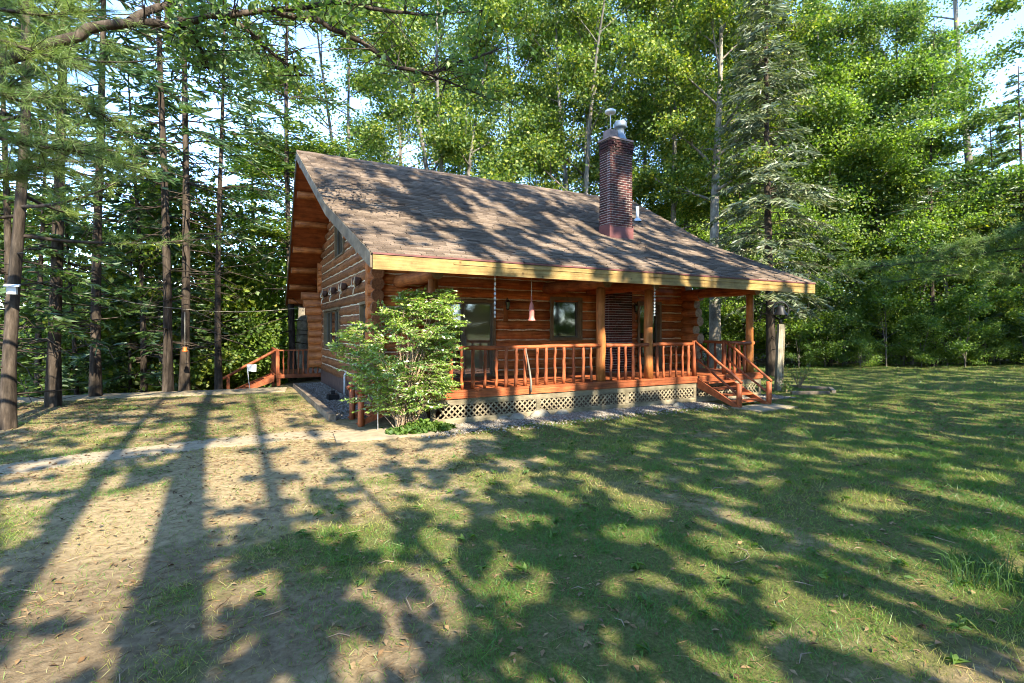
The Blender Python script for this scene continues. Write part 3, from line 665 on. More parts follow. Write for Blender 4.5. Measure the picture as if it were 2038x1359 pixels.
re_ = log_mesh((DX1-0.12, DY+0.2, RT-0.035), (DX1-0.12, -0.25, RT-0.035), 0.047, None, jit=0.1, n=10, mi=0).obj('porch_railing', M['red_y'], parent=cabin)
for k in range(7): put('baluster', rng.choice(BAL), re_, (DX1-0.12, DY+0.45+0.28*k, DZ), (0, 0, k), (1, 1, (RT-0.05-DZ)/0.80))
rl_ = log_mesh((0.66, -1.95, RT-0.035), (0.66, DY+0.25, RT-0.035), 0.047, None, jit=0.1, n=10, mi=0).obj('porch_railing', M['red_y'], parent=cabin)
for k in range(2): put('baluster', rng.choice(BAL), rl_, (0.66, -2.02-0.2*k, DZ), (0, 0, k), (1, 1, (RT-0.05-DZ)/0.80))
rk = log_mesh((0.66, -0.25, RT-0.035), (0.66, -0.95, RT-0.035), 0.047, None, jit=0.1, n=10, mi=0).obj('porch_railing', M['red_y'], parent=cabin)
for k in range(3): put('baluster', rng.choice(BAL), rk, (0.66, -0.4-0.22*k, DZ), (0, 0, k), (1, 1, (RT-0.05-DZ)/0.80))
# front steps at the right end
SX0, SX1, SY = 7.93, 9.02, -3.80
def gzz(x, y): return float(gz(x, y))
st = MB().prism([(SX0-0.02, DY-0.016, DZ-0.05), (SX0-0.02, DY-0.016, DZ-0.30), (SX0-0.02, SY+0.12, gzz(SX0, SY)+0.02), (SX0-0.02, SY-0.12, gzz(SX0, SY)+0.02)], (0.045, 0, 0)).obj('front_steps', M['red_any'], parent=cabin)
MB().prism([(SX1-0.025, DY-0.016, DZ-0.05), (SX1-0.025, DY-0.016, DZ-0.30), (SX1-0.025, SY+0.12, gzz(SX1, SY)+0.02), (SX1-0.025, SY-0.12, gzz(SX1, SY)+0.02)], (0.045, 0, 0)).obj('stringer', M['red_any'], parent=st)
for i in range(4):
    z = DZ - 0.135*(i+1); y = DY - 0.05 - 0.27*i
    MB().box(SX0+0.03, SX1-0.03, y-0.26, y, z-0.04, z).obj('tread', M['red_x'], parent=st)
for x in (SX0-0.03, SX1+0.03):
    log_mesh((x, DY+0.08, DZ), (x, DY+0.08, RT+0.05), 0.060, None, jit=0.06, n=10, mi=0).obj('newel', M['red_z'], parent=st)
for x in (SX0+0.08, SX1+0.10):
    g = gzz(x, SY); log_mesh((x, SY+0.02, g-0.1), (x, SY+0.02, g+0.60), 0.062, None, jit=0.06, n=10, mi=0).obj('newel', M['red_z'], parent=st)
for x0_, x1_ in ((SX0-0.03, SX0+0.08), (SX1+0.03, SX1+0.10)):
    log_mesh((x0_, DY+0.06, RT+0.03), (x1_, SY-0.06, 0.61), 0.037, None, jit=0.08, n=8, mi=0).obj('handrail', M['red_any'], parent=st)
    log_mesh((x0_+0.02, DY+0.06, RT-0.42), (x1_+0.02, SY, 0.27), 0.028, None, jit=0.08, n=8, mi=0).obj('handrail', M['red_any'], parent=st)
# side steps at the left end, beneath the bush
s2 = MB().prism([(DX0-0.016, -1.88, DZ-0.05), (DX0-0.016, -1.88, DZ-0.28), (-0.62, -1.88, 0.0), (-0.72, -1.88, 0.06)], (0, 0.045, 0)).obj('side_steps', M['red_any'], parent=cabin)
MB().prism([(DX0-0.016, -1.02, DZ-0.05), (DX0-0.016, -1.02, DZ-0.28), (-0.62, -1.02, 0.0), (-0.72, -1.02, 0.06)], (0, 0.045, 0)).obj('stringer', M['red_any'], parent=s2)
for i in range(3): MB().box(DX0-0.05-0.30*(i+1), DX0-0.05-0.30*i, -1.83, -1.03, DZ-0.165*(i+1)-0.04, DZ-0.165*(i+1)).obj('tread', M['red_y'], parent=s2)
for y in (-1.88, -1.0):
    log_mesh((-0.62, y, -0.1), (-0.62, y, 0.66), 0.062, None, jit=0.1, n=10, mi=0).obj('newel', M['red_z'], parent=s2)
    log_mesh((-0.72, y, 0.66), (0.66, y, RT+0.02), 0.042, None, jit=0.15, n=8, mi=0, wob=0.02).obj('handrail', M['red_any'], parent=s2)
    log_mesh((-0.64, y, 0.30), (0.62, y, RT-0.45), 0.034, None, jit=0.15, n=8, mi=0, wob=0.02).obj('handrail', M['red_any'], parent=s2)
# rear deck with its own steps
RDZ = 0.27
rd = MB().box(-1.45, 2.0, 8.45, 11.2, RDZ-0.06, RDZ).obj('rear_deck', M['red_x'], parent=cabin)
MB().box(-1.47, 2.0, 8.42, 8.447, RDZ-0.14, RDZ-0.003).obj('rim_board', M['red_x'], parent=rd)
MB().box(-1.49, -1.452, 8.42, 11.2, RDZ-0.14, RDZ-0.003).obj('rim_board', M['red_y'], parent=rd)
for x, y in ((-1.36, 8.5), (-1.36, 11.1)): MB().box(x-0.06, x+0.06, y-0.06, y+0.06, gzz(x, y)-0.2, RDZ-0.06).obj('leg', M['red_z'], parent=rd)
rr_ = MB().box(-1.5, 0.2, 8.44, 8.52, RDZ+0.86, RDZ+0.90).obj('rear_railing', M['red_x'], parent=cabin)
for k in range(10): put('baluster', BAL[k % 7], rr_, (-1.36+0.17*k, 8.48, RDZ), (0, 0, k), (0.9, 0.9, 0.86/0.80))
MB().box(-1.45, -1.34, 8.42, 8.53, RDZ, RDZ+0.93).obj('post', M['red_z'], parent=rr_)
log_mesh((-1.42, 8.55, RDZ+0.88), (-1.42, 11.1, RDZ+0.88), 0.045, None, n=8, mi=0).obj('rail', M['red_y'], parent=rr_)
for k in range(8): put('baluster', BAL[k % 7], rr_, (-1.42, 8.9+0.28*k, RDZ), (0, 0, k), (0.9, 0.9, 0.86/0.80))
gl = gzz(-3.0, 8.5)
rs_ = MB().prism([(-1.50, 8.55, RDZ), (-1.50, 8.55, RDZ-0.26), (-2.75, 8.55, gl-0.05), (-2.95, 8.55, gl)], (0, 0.05, 0)).obj('rear_steps', M['red_any'], parent=cabin)
MB().prism([(-1.50, 9.6, RDZ), (-1.50, 9.6, RDZ-0.26), (-2.75, 9.6, gl-0.05), (-2.95, 9.6, gl)], (0, 0.05, 0)).obj('stringer', M['red_any'], parent=rs_)
for i in range(4): MB().box(-1.52-0.3*(i+1), -1.52-0.3*i, 8.6, 9.6, RDZ-0.15*(i+1)-0.04, RDZ-0.15*(i+1)).obj('tread', M['red_y'], parent=rs_)
log_mesh((-1.40, 8.53, RDZ+0.92), (-3.15, 8.53, gl+0.55), 0.055, None, jit=0.12, n=10, mi=0, wob=0.025).obj('handrail', M['red_any'], parent=rs_)
MB().box(-3.02, -2.92, 8.48, 8.58, gl-0.1, gl+0.62).obj('newel', M['red_z'], parent=rs_)

# ---------------------------------------------------------------- foliage generators
def unit(v): return v/np.maximum(np.linalg.norm(v, axis=-1, keepdims=True), 1e-9)
def leaf_quads(C, size, rs, aspect=0.62, up=0.6, direction=None, fold=0.15):
    """diamond leaves at the points C"""
    n = len(C); nrm = unit(rs.normal(size=(n, 3)) + np.array([0, 0, up*2.0]))
    a = rs.normal(size=(n, 3)) if direction is None else direction + 0.35*rs.normal(size=(n, 3))
    a = unit(a - nrm*(a*nrm).sum(1, keepdims=True)); b = np.cross(nrm, a)
    s = (size*(0.65+0.7*rs.rand(n)))[:, None]
    V = np.stack([C - a*s*0.5, C + b*s*aspect*0.5 + a*s*0.05 + nrm*s*fold, C + a*s*0.5, C - b*s*aspect*0.5 + a*s*0.05 + nrm*s*fold], 1).reshape(-1, 3)
    return V, np.arange(n*4).reshape(n, 4)
def blades(P0, P1, wid, rs):
    """narrow quads from P0 to P1"""
    d = P1-P0; s = unit(np.cross(d, rs.normal(size=d.shape)))*np.asarray(wid).reshape(-1, 1)*0.5
    V = np.stack([P0-s*0.6, P0+s*0.6, P0*0.35+P1*0.65+s, P1], 1)
    V[:, 2] = P0*0.4+P1*0.6+s
    return V.reshape(-1, 3), np.arange(len(P0)*4).reshape(-1, 4)
def bez(a, b, c, n): return [a.lerp(b, i/n).lerp(b.lerp(c, i/n), i/n) for i in range(n+1)]

def broadleaf(seed, H, base, Rc, nleaf, lsize, wood_m, leaf_m, r0=0.2, stems=1, lean=0.0, clump=0.55, nlimb=20, dense=1.0, top=1.0):
    """returns (trunk mesh, crown mesh) of a forest tree that starts at the origin"""
    q = random.Random(seed); rs = np.random.RandomState(seed); T = MB(); cl = []
    for sI in range(stems):
        dx, dy = (q.uniform(-1, 1)*lean*H + (q.uniform(-.12, .12)*H if stems > 1 else 0)), (q.uniform(-1, 1)*lean*H + (q.uniform(-.12, .12)*H if stems > 1 else 0))
        hs = H*(1 if sI == 0 else q.uniform(0.75, 0.95)); path = []; rad = []; ph = q.uniform(0, 6)
        for i in range(13):
            t = i/12; path.append(Vector((dx*t**1.4 + 0.012*H*math.sin(t*6+ph)*t, dy*t**1.4 + 0.012*H*math.cos(t*5+ph)*t, hs*t - 0.15)))
            rad.append(r0*(1.25 if i == 0 else 1.0)*(1-t*0.93)**0.9*(0.8 if stems > 1 else 1) + 0.01)
        T.tube(path, rad, 9, False, 0.05, rng=q)
        for k in range(int(nlimb/stems)):
            t = base + (0.97-base)*((k+q.random())/(nlimb/stems)); i = min(11, int(t*12)); f = t*12-i
            p = path[i].lerp(path[i+1], f); az = k*2.4 + q.uniform(-.5, .5)
            u = (t-base)/(1-base); ln = Rc*(0.45+0.75*math.sin(math.pi*min(1, 0.18+0.80*u)))*q.uniform(0.7, 1.1)*(1 if u < 0.9 else 0.6)
            el = R(12 + 48*u + q.uniform(-10, 12)); d = Vector((math.cos(az)*math.cos(el), math.sin(az)*math.cos(el), math.sin(el)))
            e = p + d*ln; mid = p + d*ln*0.5 + Vector((0, 0, -0.08*ln + q.uniform(0, 0.2)*ln))
            pts = bez(p, mid, e, 5); rr = max(0.012, rad[i]*0.45)
            T.tube(pts, [rr*(1-0.16*j) for j in range(6)], 5, False, rng=q)
            for j in range(int(6*dense)):
                v = q.uniform(0.25, 1.0); ii = min(4, int(v*5)); b0 = pts[ii].lerp(pts[ii+1], v*5-ii)
                bd = (d + Vector((q.gauss(0, .7), q.gauss(0, .7), q.gauss(0.1, .35)))).normalized(); b1 = b0 + bd*ln*q.uniform(0.15, 0.38)
                T.tube([b0, b0.lerp(b1, .5)+Vector((0, 0, .05)), b1], [rr*0.35+0.004, rr*0.22+0.003, 0.004], 4, False, rng=q)
                cl += [b1, b0.lerp(b1, 0.55)]
    cl = np.array([tuple(c) for c in cl]); k = rs.randint(0, len(cl), nleaf); sc = clump*(0.6+0.8*rs.rand(len(cl)))
    C = cl[k] + rs.normal(size=(nleaf, 3))*sc[k][:, None]*np.array([0.75, 0.75, 0.36])
    keep = C[:, 2] > base*H*0.6; C = C[keep]
    V, F = leaf_quads(C, lsize, rs, 0.78, 0.28)
    return T.mesh('trunk', wood_m), np_mesh('crown', V, F, leaf_m)
def conifer(seed, H, base, Rb, wood_m, leaf_m, r0=0.16, whorl=0.42, per=6, spr=26, slen=0.42, swid=0.10, droop=0.35, dead=0.0, hang=0.3, topr=0.1, skip=0.18):
    """spruce or hemlock: whorls of drooping boughs with hanging needle sprays"""
    q = random.Random(seed); rs = np.random.RandomState(seed); T = MB(); P0 = []; P1 = []
    path = []; rad = []
    for i in range(13):
        t = i/12; path.append(Vector((0.006*H*math.sin(t*5+seed), 0.006*H*math.cos(t*4+seed), H*t-0.15))); rad.append(r0*(1.3 if i == 0 else 1)*(1-0.95*t)+0.008)
    T.tube(path, rad, 10, False, 0.05, rng=q)
    at = lambda z: path[min(11, int(z/H*12))].lerp(path[min(11, int(z/H*12))+1], z/H*12-min(11, int(z/H*12)))
    if dead > 0:
        z = dead
        while z < base*H + 1.0:
            for _ in range(q.randint(1, 3)):
                az = q.uniform(0, 6.3); ln = q.uniform(0.5, 1.6)*Rb*0.45; p = at(z); d = Vector((math.cos(az), math.sin(az), q.uniform(-0.35, 0.2)))
                T.tube([p, p+d*ln*0.6, p+d*ln+Vector((0, 0, q.uniform(-.3, .2)*ln))], [0.02, 0.012, 0.004], 4, False, rng=q)
            z += q.uniform(0.15, 0.4)
    z = base*H
    while z < H*0.985:
        u = (z-base*H)/(H-base*H); Lb = Rb*((1-u)**0.8)*(0.75 if u < 0.06 else 1) + topr
        for k in range(per):
            if q.random() < skip: continue
            az = q.uniform(0, 2*math.pi); ln = Lb*q.uniform(0.65, 1.1); p = at(z+q.uniform(-.1, .1))
            h = Vector((math.cos(az), math.sin(az), 0)); e = p + h*ln + Vector((0, 0, -droop*ln*(1-0.9*u) + 0.12*ln*u)); mid = p + h*ln*0.5 + Vector((0, 0, 0.10*ln))
            pts = bez(p, mid, e, 5); T.tube(pts, [0.022*(1-u*0.6)*(1-0.15*j)+0.003 for j in range(6)], 4, False, rng=q)
            n = max(4, int(spr*ln/Rb*1.2)); t = 0.15 + 0.85*rs.rand(n)**0.8
            A = np.array([tuple(x) for x in pts]); ii = np.minimum((t*5).astype(int), 4); f = (t*5-ii)[:, None]; B = A[ii]*(1-f)+A[ii+1]*f
            side = np.where(rs.rand(n) < 0.5, -1, 1)[:, None]; hv = np.array([h.x, h.y, 0.0]); sv = np.array([-h.y, h.x, 0.0])
            D = hv*0.7 + sv*side*(0.8+0.3*rs.rand(n, 1)) + np.array([0, 0, -hang])*(0.4+1.2*rs.rand(n, 1))
            L = slen*(0.5+0.8*rs.rand(n, 1))*(1.15-0.45*t[:, None])*min(1.0, 0.45+ln*0.6)
            B = B + rs.normal(size=(n, 3))*0.03
            P0.append(B); P1.append(B+unit(D)*L)
        z += whorl*q.uniform(0.75, 1.25)*(1-0.35*u)
    P0 = np.concatenate(P0); P1 = np.concatenate(P1)
    # every spray: a bundle of narrow needle blades fanned along it
    V = []; F = []; o = 0
    for s in range(3):
        t0 = rs.rand(len(P0), 1)*0.5*(s > 0); d = P1-P0; off = rs.normal(size=d.shape)*np.linalg.norm(d, axis=1, keepdims=True)*0.20*(s > 0)
        v, f = blades(P0+d*t0, P0+d*(t0+0.55+0.45*(s == 0))+off, swid*(1 if s == 0 else 0.7)*np.ones(len(P0)), rs)
        V.append(v); F.append(f+o); o += len(v)
    return T.mesh('trunk', wood_m), np_mesh('crown', np.concatenate(V), np.concatenate(F), leaf_m)
def tufts(C, D, rs, n=26, ln=0.13, wid=0.005):
    """pine needle bundles at C pointing roughly along D"""
    k = len(C); B = np.repeat(C, n, 0); d = unit(np.repeat(D, n, 0)*0.7 + rs.normal(size=(k*n, 3))*0.75)
    B = B + np.repeat(D, n, 0)*rs.uniform(-0.10, 0.04, (k*n, 1)); E_ = B + d*ln*(0.6+0.6*rs.rand(k*n, 1)) + np.array([0, 0, -0.01])
    return blades(B, E_, wid*np.ones(k*n), rs)
def pine(seed, H, base, Rb, wood_m, leaf_m, r0=0.14, branches=40, ntuft=14, needle=0.14, wid=0.007, nn=22, dead=0.0, lowest=None):
    q = random.Random(seed); rs = np.random.RandomState(seed); T = MB(); C = []; D = []
    path = [Vector((0.008*H*math.sin(i*0.6+seed), 0.008*H*math.cos(i*0.5+seed), H*i/12-0.15)) for i in range(13)]
    rad = [r0*(1.3 if i == 0 else 1)*(1-0.9*i/12)+0.01 for i in range(13)]; T.tube(path, rad, 12, False, 0.05, rng=q)
    at = lambda z: path[min(11, int(z/H*12))].lerp(path[min(11, int(z/H*12))+1], z/H*12-min(11, int(z/H*12)))
    if dead > 0:
        z = dead
        while z < base*H:
            az = q.uniform(0, 6.3); ln = q.uniform(0.3, 1.3); p = at(z); d = Vector((math.cos(az), math.sin(az), q.uniform(-0.3, 0.3)))
            T.tube([p, p+d*ln*0.6, p+d*ln+Vector((0, 0, q.uniform(-.25, .2)))], [0.018, 0.011, 0.004], 4, False, rng=q); z += q.uniform(0.1, 0.4)
    for k in range(branches):
        u = (k+q.random())/branches; z = H*(base + (0.98-base)*u); az = k*2.4+q.uniform(-.6, .6); ln = Rb*(1-0.75*u)*q.uniform(0.6, 1.1)
        p = at(z); h = Vector((math.cos(az), math.sin(az), 0)); e = p+h*ln+Vector((0, 0, ln*(q.uniform(-0.15, 0.1)+0.35*u))); pts = bez(p, p+h*ln*0.5+Vector((0, 0, -0.06*ln)), e, 5)
        T.tube(pts, [0.035*(1-u*0.6)*(1-0.15*j)+0.004 for j in range(6)], 5, False, rng=q)
        for j in range(ntuft):
            t = q.uniform(0.3, 1.0); i = min(4, int(t*5)); b = pts[i].lerp(pts[i+1], t*5-i)
            d = (h + Vector((q.gauss(0, .8), q.gauss(0, .8), q.gauss(0.25, .35)))).normalized(); tl = q.uniform(0.15, 0.55)
            b1 = b + d*tl; T.tube([b, b1], [0.006, 0.003], 3, False, rng=q)
            for s in (1.0, 0.66, 0.33): C.append(tuple(b.lerp(b1, s))); D.append(tuple(d))
    V, F = tufts(np.array(C), np.array(D), rs, nn, needle, wid)
    return T.mesh('trunk', wood_m), np_mesh('crown', V, F, leaf_m)
def place_tree(name, meshes, label, loc, group=None, rot=0.0, sc=1.0, tilt=(0, 0), z=None, cat='tree'):
    loc = (loc[0], loc[1], float(gz(loc[0], loc[1])) if z is None else z)
    t = thing(name, label, cat, loc, group, (tilt[0], tilt[1], rot), (sc, sc, sc) if not hasattr(sc, '__len__') else sc)
    put('trunk', meshes[0], t)
    if meshes[1] is not None: put('crown', meshes[1], t)
    return t

# tree kinds -----------------------------------------------------------
MAPLE = [broadleaf(21, 24, 0.30, 4.6, 44000, 0.145, M['bark_maple'], M['maple'], 0.20, 1, 0.02, 0.62, 24),
         broadleaf(22, 23, 0.34, 4.8, 44000, 0.145, M['bark_maple'], M['maple'], 0.17, 2, 0.03, 0.62, 26),
         broadleaf(23, 25, 0.26, 4.4, 44000, 0.145, M['bark_maple'], M['maple'], 0.22, 3, 0.03, 0.60, 27),
         broadleaf(24, 17, 0.22, 3.6, 34000, 0.14, M['bark_maple'], M['sapling'], 0.12, 1, 0.02, 0.60, 20)]
UNDER = [broadleaf(31, 5.5, 0.10, 1.9, 9000, 0.12, M['bark_maple'], M['sapling'], 0.04, 2, 0.05, 0.42, 16),
         broadleaf(32, 3.6, 0.08, 1.6, 7000, 0.11, M['bark_maple'], M['sapling'], 0.03, 3, 0.06, 0.40, 15),
         broadleaf(33, 6.5, 0.12, 2.1, 11000, 0.13, M['bark_maple'], M['maple'], 0.05, 1, 0.04, 0.45, 16)]
LOWM = [broadleaf(35, 9.5, 0.10, 3.2, 22000, 0.13, M['bark_maple'], M['maple'], 0.09, 1, 0.03, 0.5, 22), broadleaf(36, 8.0, 0.12, 3.0, 19000, 0.12, M['bark_maple'], M['sapling'], 0.07, 2, 0.03, 0.5, 20)]
SPRUCE = conifer(41, 19.5, 0.16, 3.1, M['bark_pine'], M['spruce'], 0.19, 0.42, 7, 38, 0.50, 0.085, 0.30, 0.9, 0.55)
HEM = [conifer(51, 21, 0.33, 3.6, M['bark_pine'], M['hemlock'], 0.135, 0.66, 5, 30, 0.50, 0.09, 0.30, 1.6, 0.30, skip=0.42),
       conifer(52, 19, 0.38, 3.4, M['bark_pine'], M['hemlock'], 0.12, 0.64, 5, 30, 0.48, 0.09, 0.22, 1.4, 0.25, skip=0.42),
       conifer(53, 13, 0.10, 2.8, M['bark_pine'], M['hemlock'], 0.11, 0.50, 5, 36, 0.46, 0.10, 0.25, 0.6, 0.25)]
PINE = [pine(61, 16, 0.24, 3.4, M['bark_pine'], M['pine'], 0.11, 44, 15, 0.16, 0.008, 20, 0.8),
        pine(62, 22, 0.45, 3.0, M['bark_pine'], M['pine'], 0.17, 40, 16, 0.18, 0.012, 16, 2.0)]

# left edge of the yard: dark conifers, photo column and distance
E_L = [  # column, distance, mesh, scale, lean, words
 (33, 10.1, PINE[0], 1.0, 0, 'pine with grey scaly trunk nearest the yard, white box fixed to it', 'pine_tree'),
 (116, 13.0, HEM[0], 1.0, 0, 'straight grey-brown conifer on the yard edge beside the pine with the white box', 'conifer_tree'),
 (200, 14.9, HEM[1], 1.05, 0, 'conifer with slightly bent lit trunk, third along the crest from the photo edge', 'conifer_tree'),
 (325, 15.9, HEM[0], 0.95, 0, 'dark straight conifer just left of the twin with the hanging orange feeder', 'conifer_tree'),
 (362, 16.3, HEM[1], 1.1, 0, 'dark thick conifer with the hanging orange feeder in front of it', 'conifer_tree'),
 (440, 17.6, HEM[0], 0.8, 0, 'slim dark conifer behind the newel of the rear steps', 'conifer_tree'),
 (80, 17.0, HEM[2], 0.9, 3, 'thin leaning conifer between the two nearest grey trunks', 'conifer_tree'),
 (150, 18.0, HEM[1], 0.6, -2, 'thin dark conifer between the grey-brown and the bent lit trunks', 'conifer_tree'),
 (285, 18.4, HEM[2], 1.0, 2, 'thin reddish conifer trunk left of the dark pair by the feeder', 'conifer_tree'),
 (262, 19.5, HEM[1], 0.5, 0, 'spindly conifer pole in the gap before the bright undergrowth', 'conifer_tree'),
 (-30, 14.5, HEM[1], 1.0, 0, 'conifer half cut off by the photo edge behind the boxed pine', 'conifer_tree'),
 (10, 12.4, HEM[2], 0.9, 0, 'conifer at the photo edge with a pale lit foot', 'conifer_tree'),
 (500, 26.0, HEM[2], 1.25, 0, 'bushy dark conifer beside the rear eave of the cabin', 'conifer_tree'),
 (577, 22.2, HEM[1], 1.15, 0, 'tall dark conifer rising past the cabin gable peak', 'conifer_tree')]
for i, (c, w, ms, s, ln, lb, nm) in enumerate(E_L):
    place_tree(nm, ms, lb, px(c, w), 'conifers along the crest left of the cabin', i*1.9, s, (0, R(ln)))
BIGPALE = broadleaf(71, 23, 0.40, 4.2, 30000, 0.15, M['bark_pale'], M['maple'], 0.34, 1, 0.01, 0.6, 20)
place_tree('maple_tree', BIGPALE, 'thick pale sunlit trunk right behind the rear deck railing', px(603, 23.5), 'broadleaf trees behind the cabin', 0.6, (0.95, 0.95, 0.44))
place_tree('maple_tree', BIGPALE, 'thick pale sunlit trunk seen through the open porch end', px(1424, 25.0), 'broadleaf trees behind the cabin', 2.1, 0.85)
# broadleaf trees behind the roof
for i, (c, w, k, s, lb) in enumerate([
   (700, 27, 1, 0.95, 'maple with sunlit crown right behind the gable end of the roof'),
   (885, 28, 2, 1.0, 'maple whose forked pale stems rise over the middle of the ridge'),
   (1010, 33, 0, 1.0, 'maple behind the ridge halfway to the chimney'),
   (1150, 29, 2, 1.05, 'many-stemmed maple rising just left of the chimney'),
   (1250, 31, 1, 1.05, 'maple whose dark limb stands directly behind the chimney caps'),
   (1345, 28, 0, 0.95, 'maple right of the chimney above the roof vent pipe'),
   (1420, 32, 2, 1.0, 'maple between the chimney and the silvery spruce'),
   (1640, 30, 1, 0.95, 'yellow-green maple right behind the silvery spruce'),
   (1790, 29, 0, 0.80, 'maple in front of the open patch of sky'),
   (800, 38, 0, 1.1, 'far maple above the gable end of the roof'),
   (1120, 40, 1, 1.15, 'far maple filling the gap left of the chimney'),
   (1500, 40, 2, 1.05, 'far maple behind the silvery spruce')]):
    place_tree('maple_tree', MAPLE[k], lb, px(c, w), 'broadleaf trees behind the cabin', i*2.3+0.4, s)
place_tree('spruce_tree', SPRUCE, 'tall silvery spruce standing beyond the porch corner', px(1530, 21.5), None, 0.3)
TALL = broadleaf(81, 27, 0.40, 3.8, 24000, 0.15, M['bark_maple'], M['maple'], 0.26, 1, 0.015, 0.55, 16, 0.8)
place_tree('tall_tree', TALL, 'tall thinly leaved tree with bare forking trunk against the open sky', px(1945, 32.0), None, 1.2, 1.12, (0, R(2.5)))
# the wood beyond the lawn
q = random.Random(5)
for i, (c, w, ms, s, ln, lb) in enumerate([
   (1700, 29, MAPLE[3], 1.0, 0, 'slim pale maple on the edge of the wood right of the bell post'),
   (1765, 27.5, HEM[1], 0.68, 4, 'leaning dark conifer on the wood edge beyond the lawn'),
   (1855, 26.5, HEM[0], 0.85, -2, 'thick black conifer trunk in the deep shade beyond the lawn'),
   (1905, 27.5, MAPLE[3], 1.0, -7, 'slanting grey maple beside the thick black conifer trunk'),
   (1965, 28, PINE[1], 0.6, -3, 'dark pine near the photo edge beyond the lawn'),
   (2030, 27, HEM[2], 1.2, 0, 'dense low conifer at the photo edge beyond the lawn'),
   (1590, 33, MAPLE[3], 1.15, 0, 'birch-pale maple directly behind the iron bell'),
   (1650, 27, HEM[2], 0.8, 0, 'young conifer right of the bell post'),
   (1475, 28, HEM[2], 0.9, 0, 'young conifer seen through the open porch end')]):
    place_tree('maple_tree' if ms is MAPLE[3] else ('pine_tree' if ms is PINE[1] else 'conifer_tree'), ms, lb, px(c, w), 'trees on the edge of the wood', i*1.7, s, (0, R(ln)))
for i, c in enumerate((1610, 1690, 1745, 1815, 1880, 1935, 2000, 2060, 1660, 1780, 1985, 1500, 1440)):
    place_tree('young_maple', LOWM[i % 2], ['first','second','third','fourth','fifth','sixth','seventh','eighth','ninth','tenth','eleventh','twelfth','thirteenth'][sorted((1610, 1690, 1745, 1815, 1880, 1935, 2000, 2060, 1660, 1780, 1985, 1500, 1440)).index(c)] + ' low-branched young maple along the far lawn edge from the porch end', px(c, 26.5 + (i*37 % 50)/10), 'young maples on the wood edge', i*2.1, 0.75+(i*13 % 7)/16)
for i in range(15):
    place_tree('lawn_edge_shrub', UNDER[i % 2], ['first', 'second', 'third', 'fourth', 'fifth', 'sixth', 'seventh', 'eighth', 'ninth', 'tenth', 'eleventh', 'twelfth', 'thirteenth', 'fourteenth', 'fifteenth'][i] + ' low leafy shrub along the far lawn edge counted from the bell post', px(1590 + i*40 + (i*29 % 17), 25.6 + (i*31 % 13)/8), 'shrubs on the far lawn edge', i*1.7, 0.42+(i*7 % 10)/24, cat='shrub')
for i in range(40):                                        # the wood further back, on both sides
    if i < 24: c = 1340 + q.uniform(0, 900); w = q.uniform(31, 58)
    elif i < 30: c = 560 + q.uniform(0, 800); w = q.uniform(40, 60)
    else: c = -250 + q.uniform(0, 800); w = q.uniform(30, 52)
    left = i >= 30
    ms = q.choice([MAPLE[3], MAPLE[3], UNDER[2], HEM[2]]) if left else q.choice([MAPLE[0], MAPLE[1], MAPLE[3], HEM[1], MAPLE[2]])
    place_tree('wood_tree', ms, ('tree down the slope behind the conifers left of the cabin' if left else ('tree deep in the wood above the cabin ridge, behind the maples' if i >= 24 else 'tree deep in the wood beyond the lawn and porch end')), px(c, w), ('trees down the slope' if left else ('trees deep behind the ridge' if i >= 24 else 'trees deep in the wood')), q.uniform(0, 6), q.uniform(0.75, 1.05)*(0.8 if left else (0.78 if c > 1680 else 0.95)))
for i in range(105):                                       # saplings and bushes under the trees
    if i < 45:
        c = -120 + q.uniform(0, 720); w = q.uniform(19.5, 34)
        if c > 400: w = max(w, 25)
    elif i < 95: c = 1380 + q.uniform(0, 800); w = q.uniform(27.5, 36)
    else: c = 620 + q.uniform(0, 700); w = q.uniform(27, 36)
    place_tree('sapling_bush', q.choice(UNDER), ('bright sapling on the slope beneath the conifers left of the cabin' if i < 45 else ('sapling in the shaded undergrowth along the far lawn edge' if i < 95 else 'sapling in the wood hidden behind the cabin')), px(c, w), ('saplings on the slope' if i < 45 else ('saplings on the far lawn edge' if i < 95 else 'saplings behind the cabin')), q.uniform(0, 6), q.uniform(0.6, 1.1)*(1.35 if c < 560 else 1), cat='sapling')

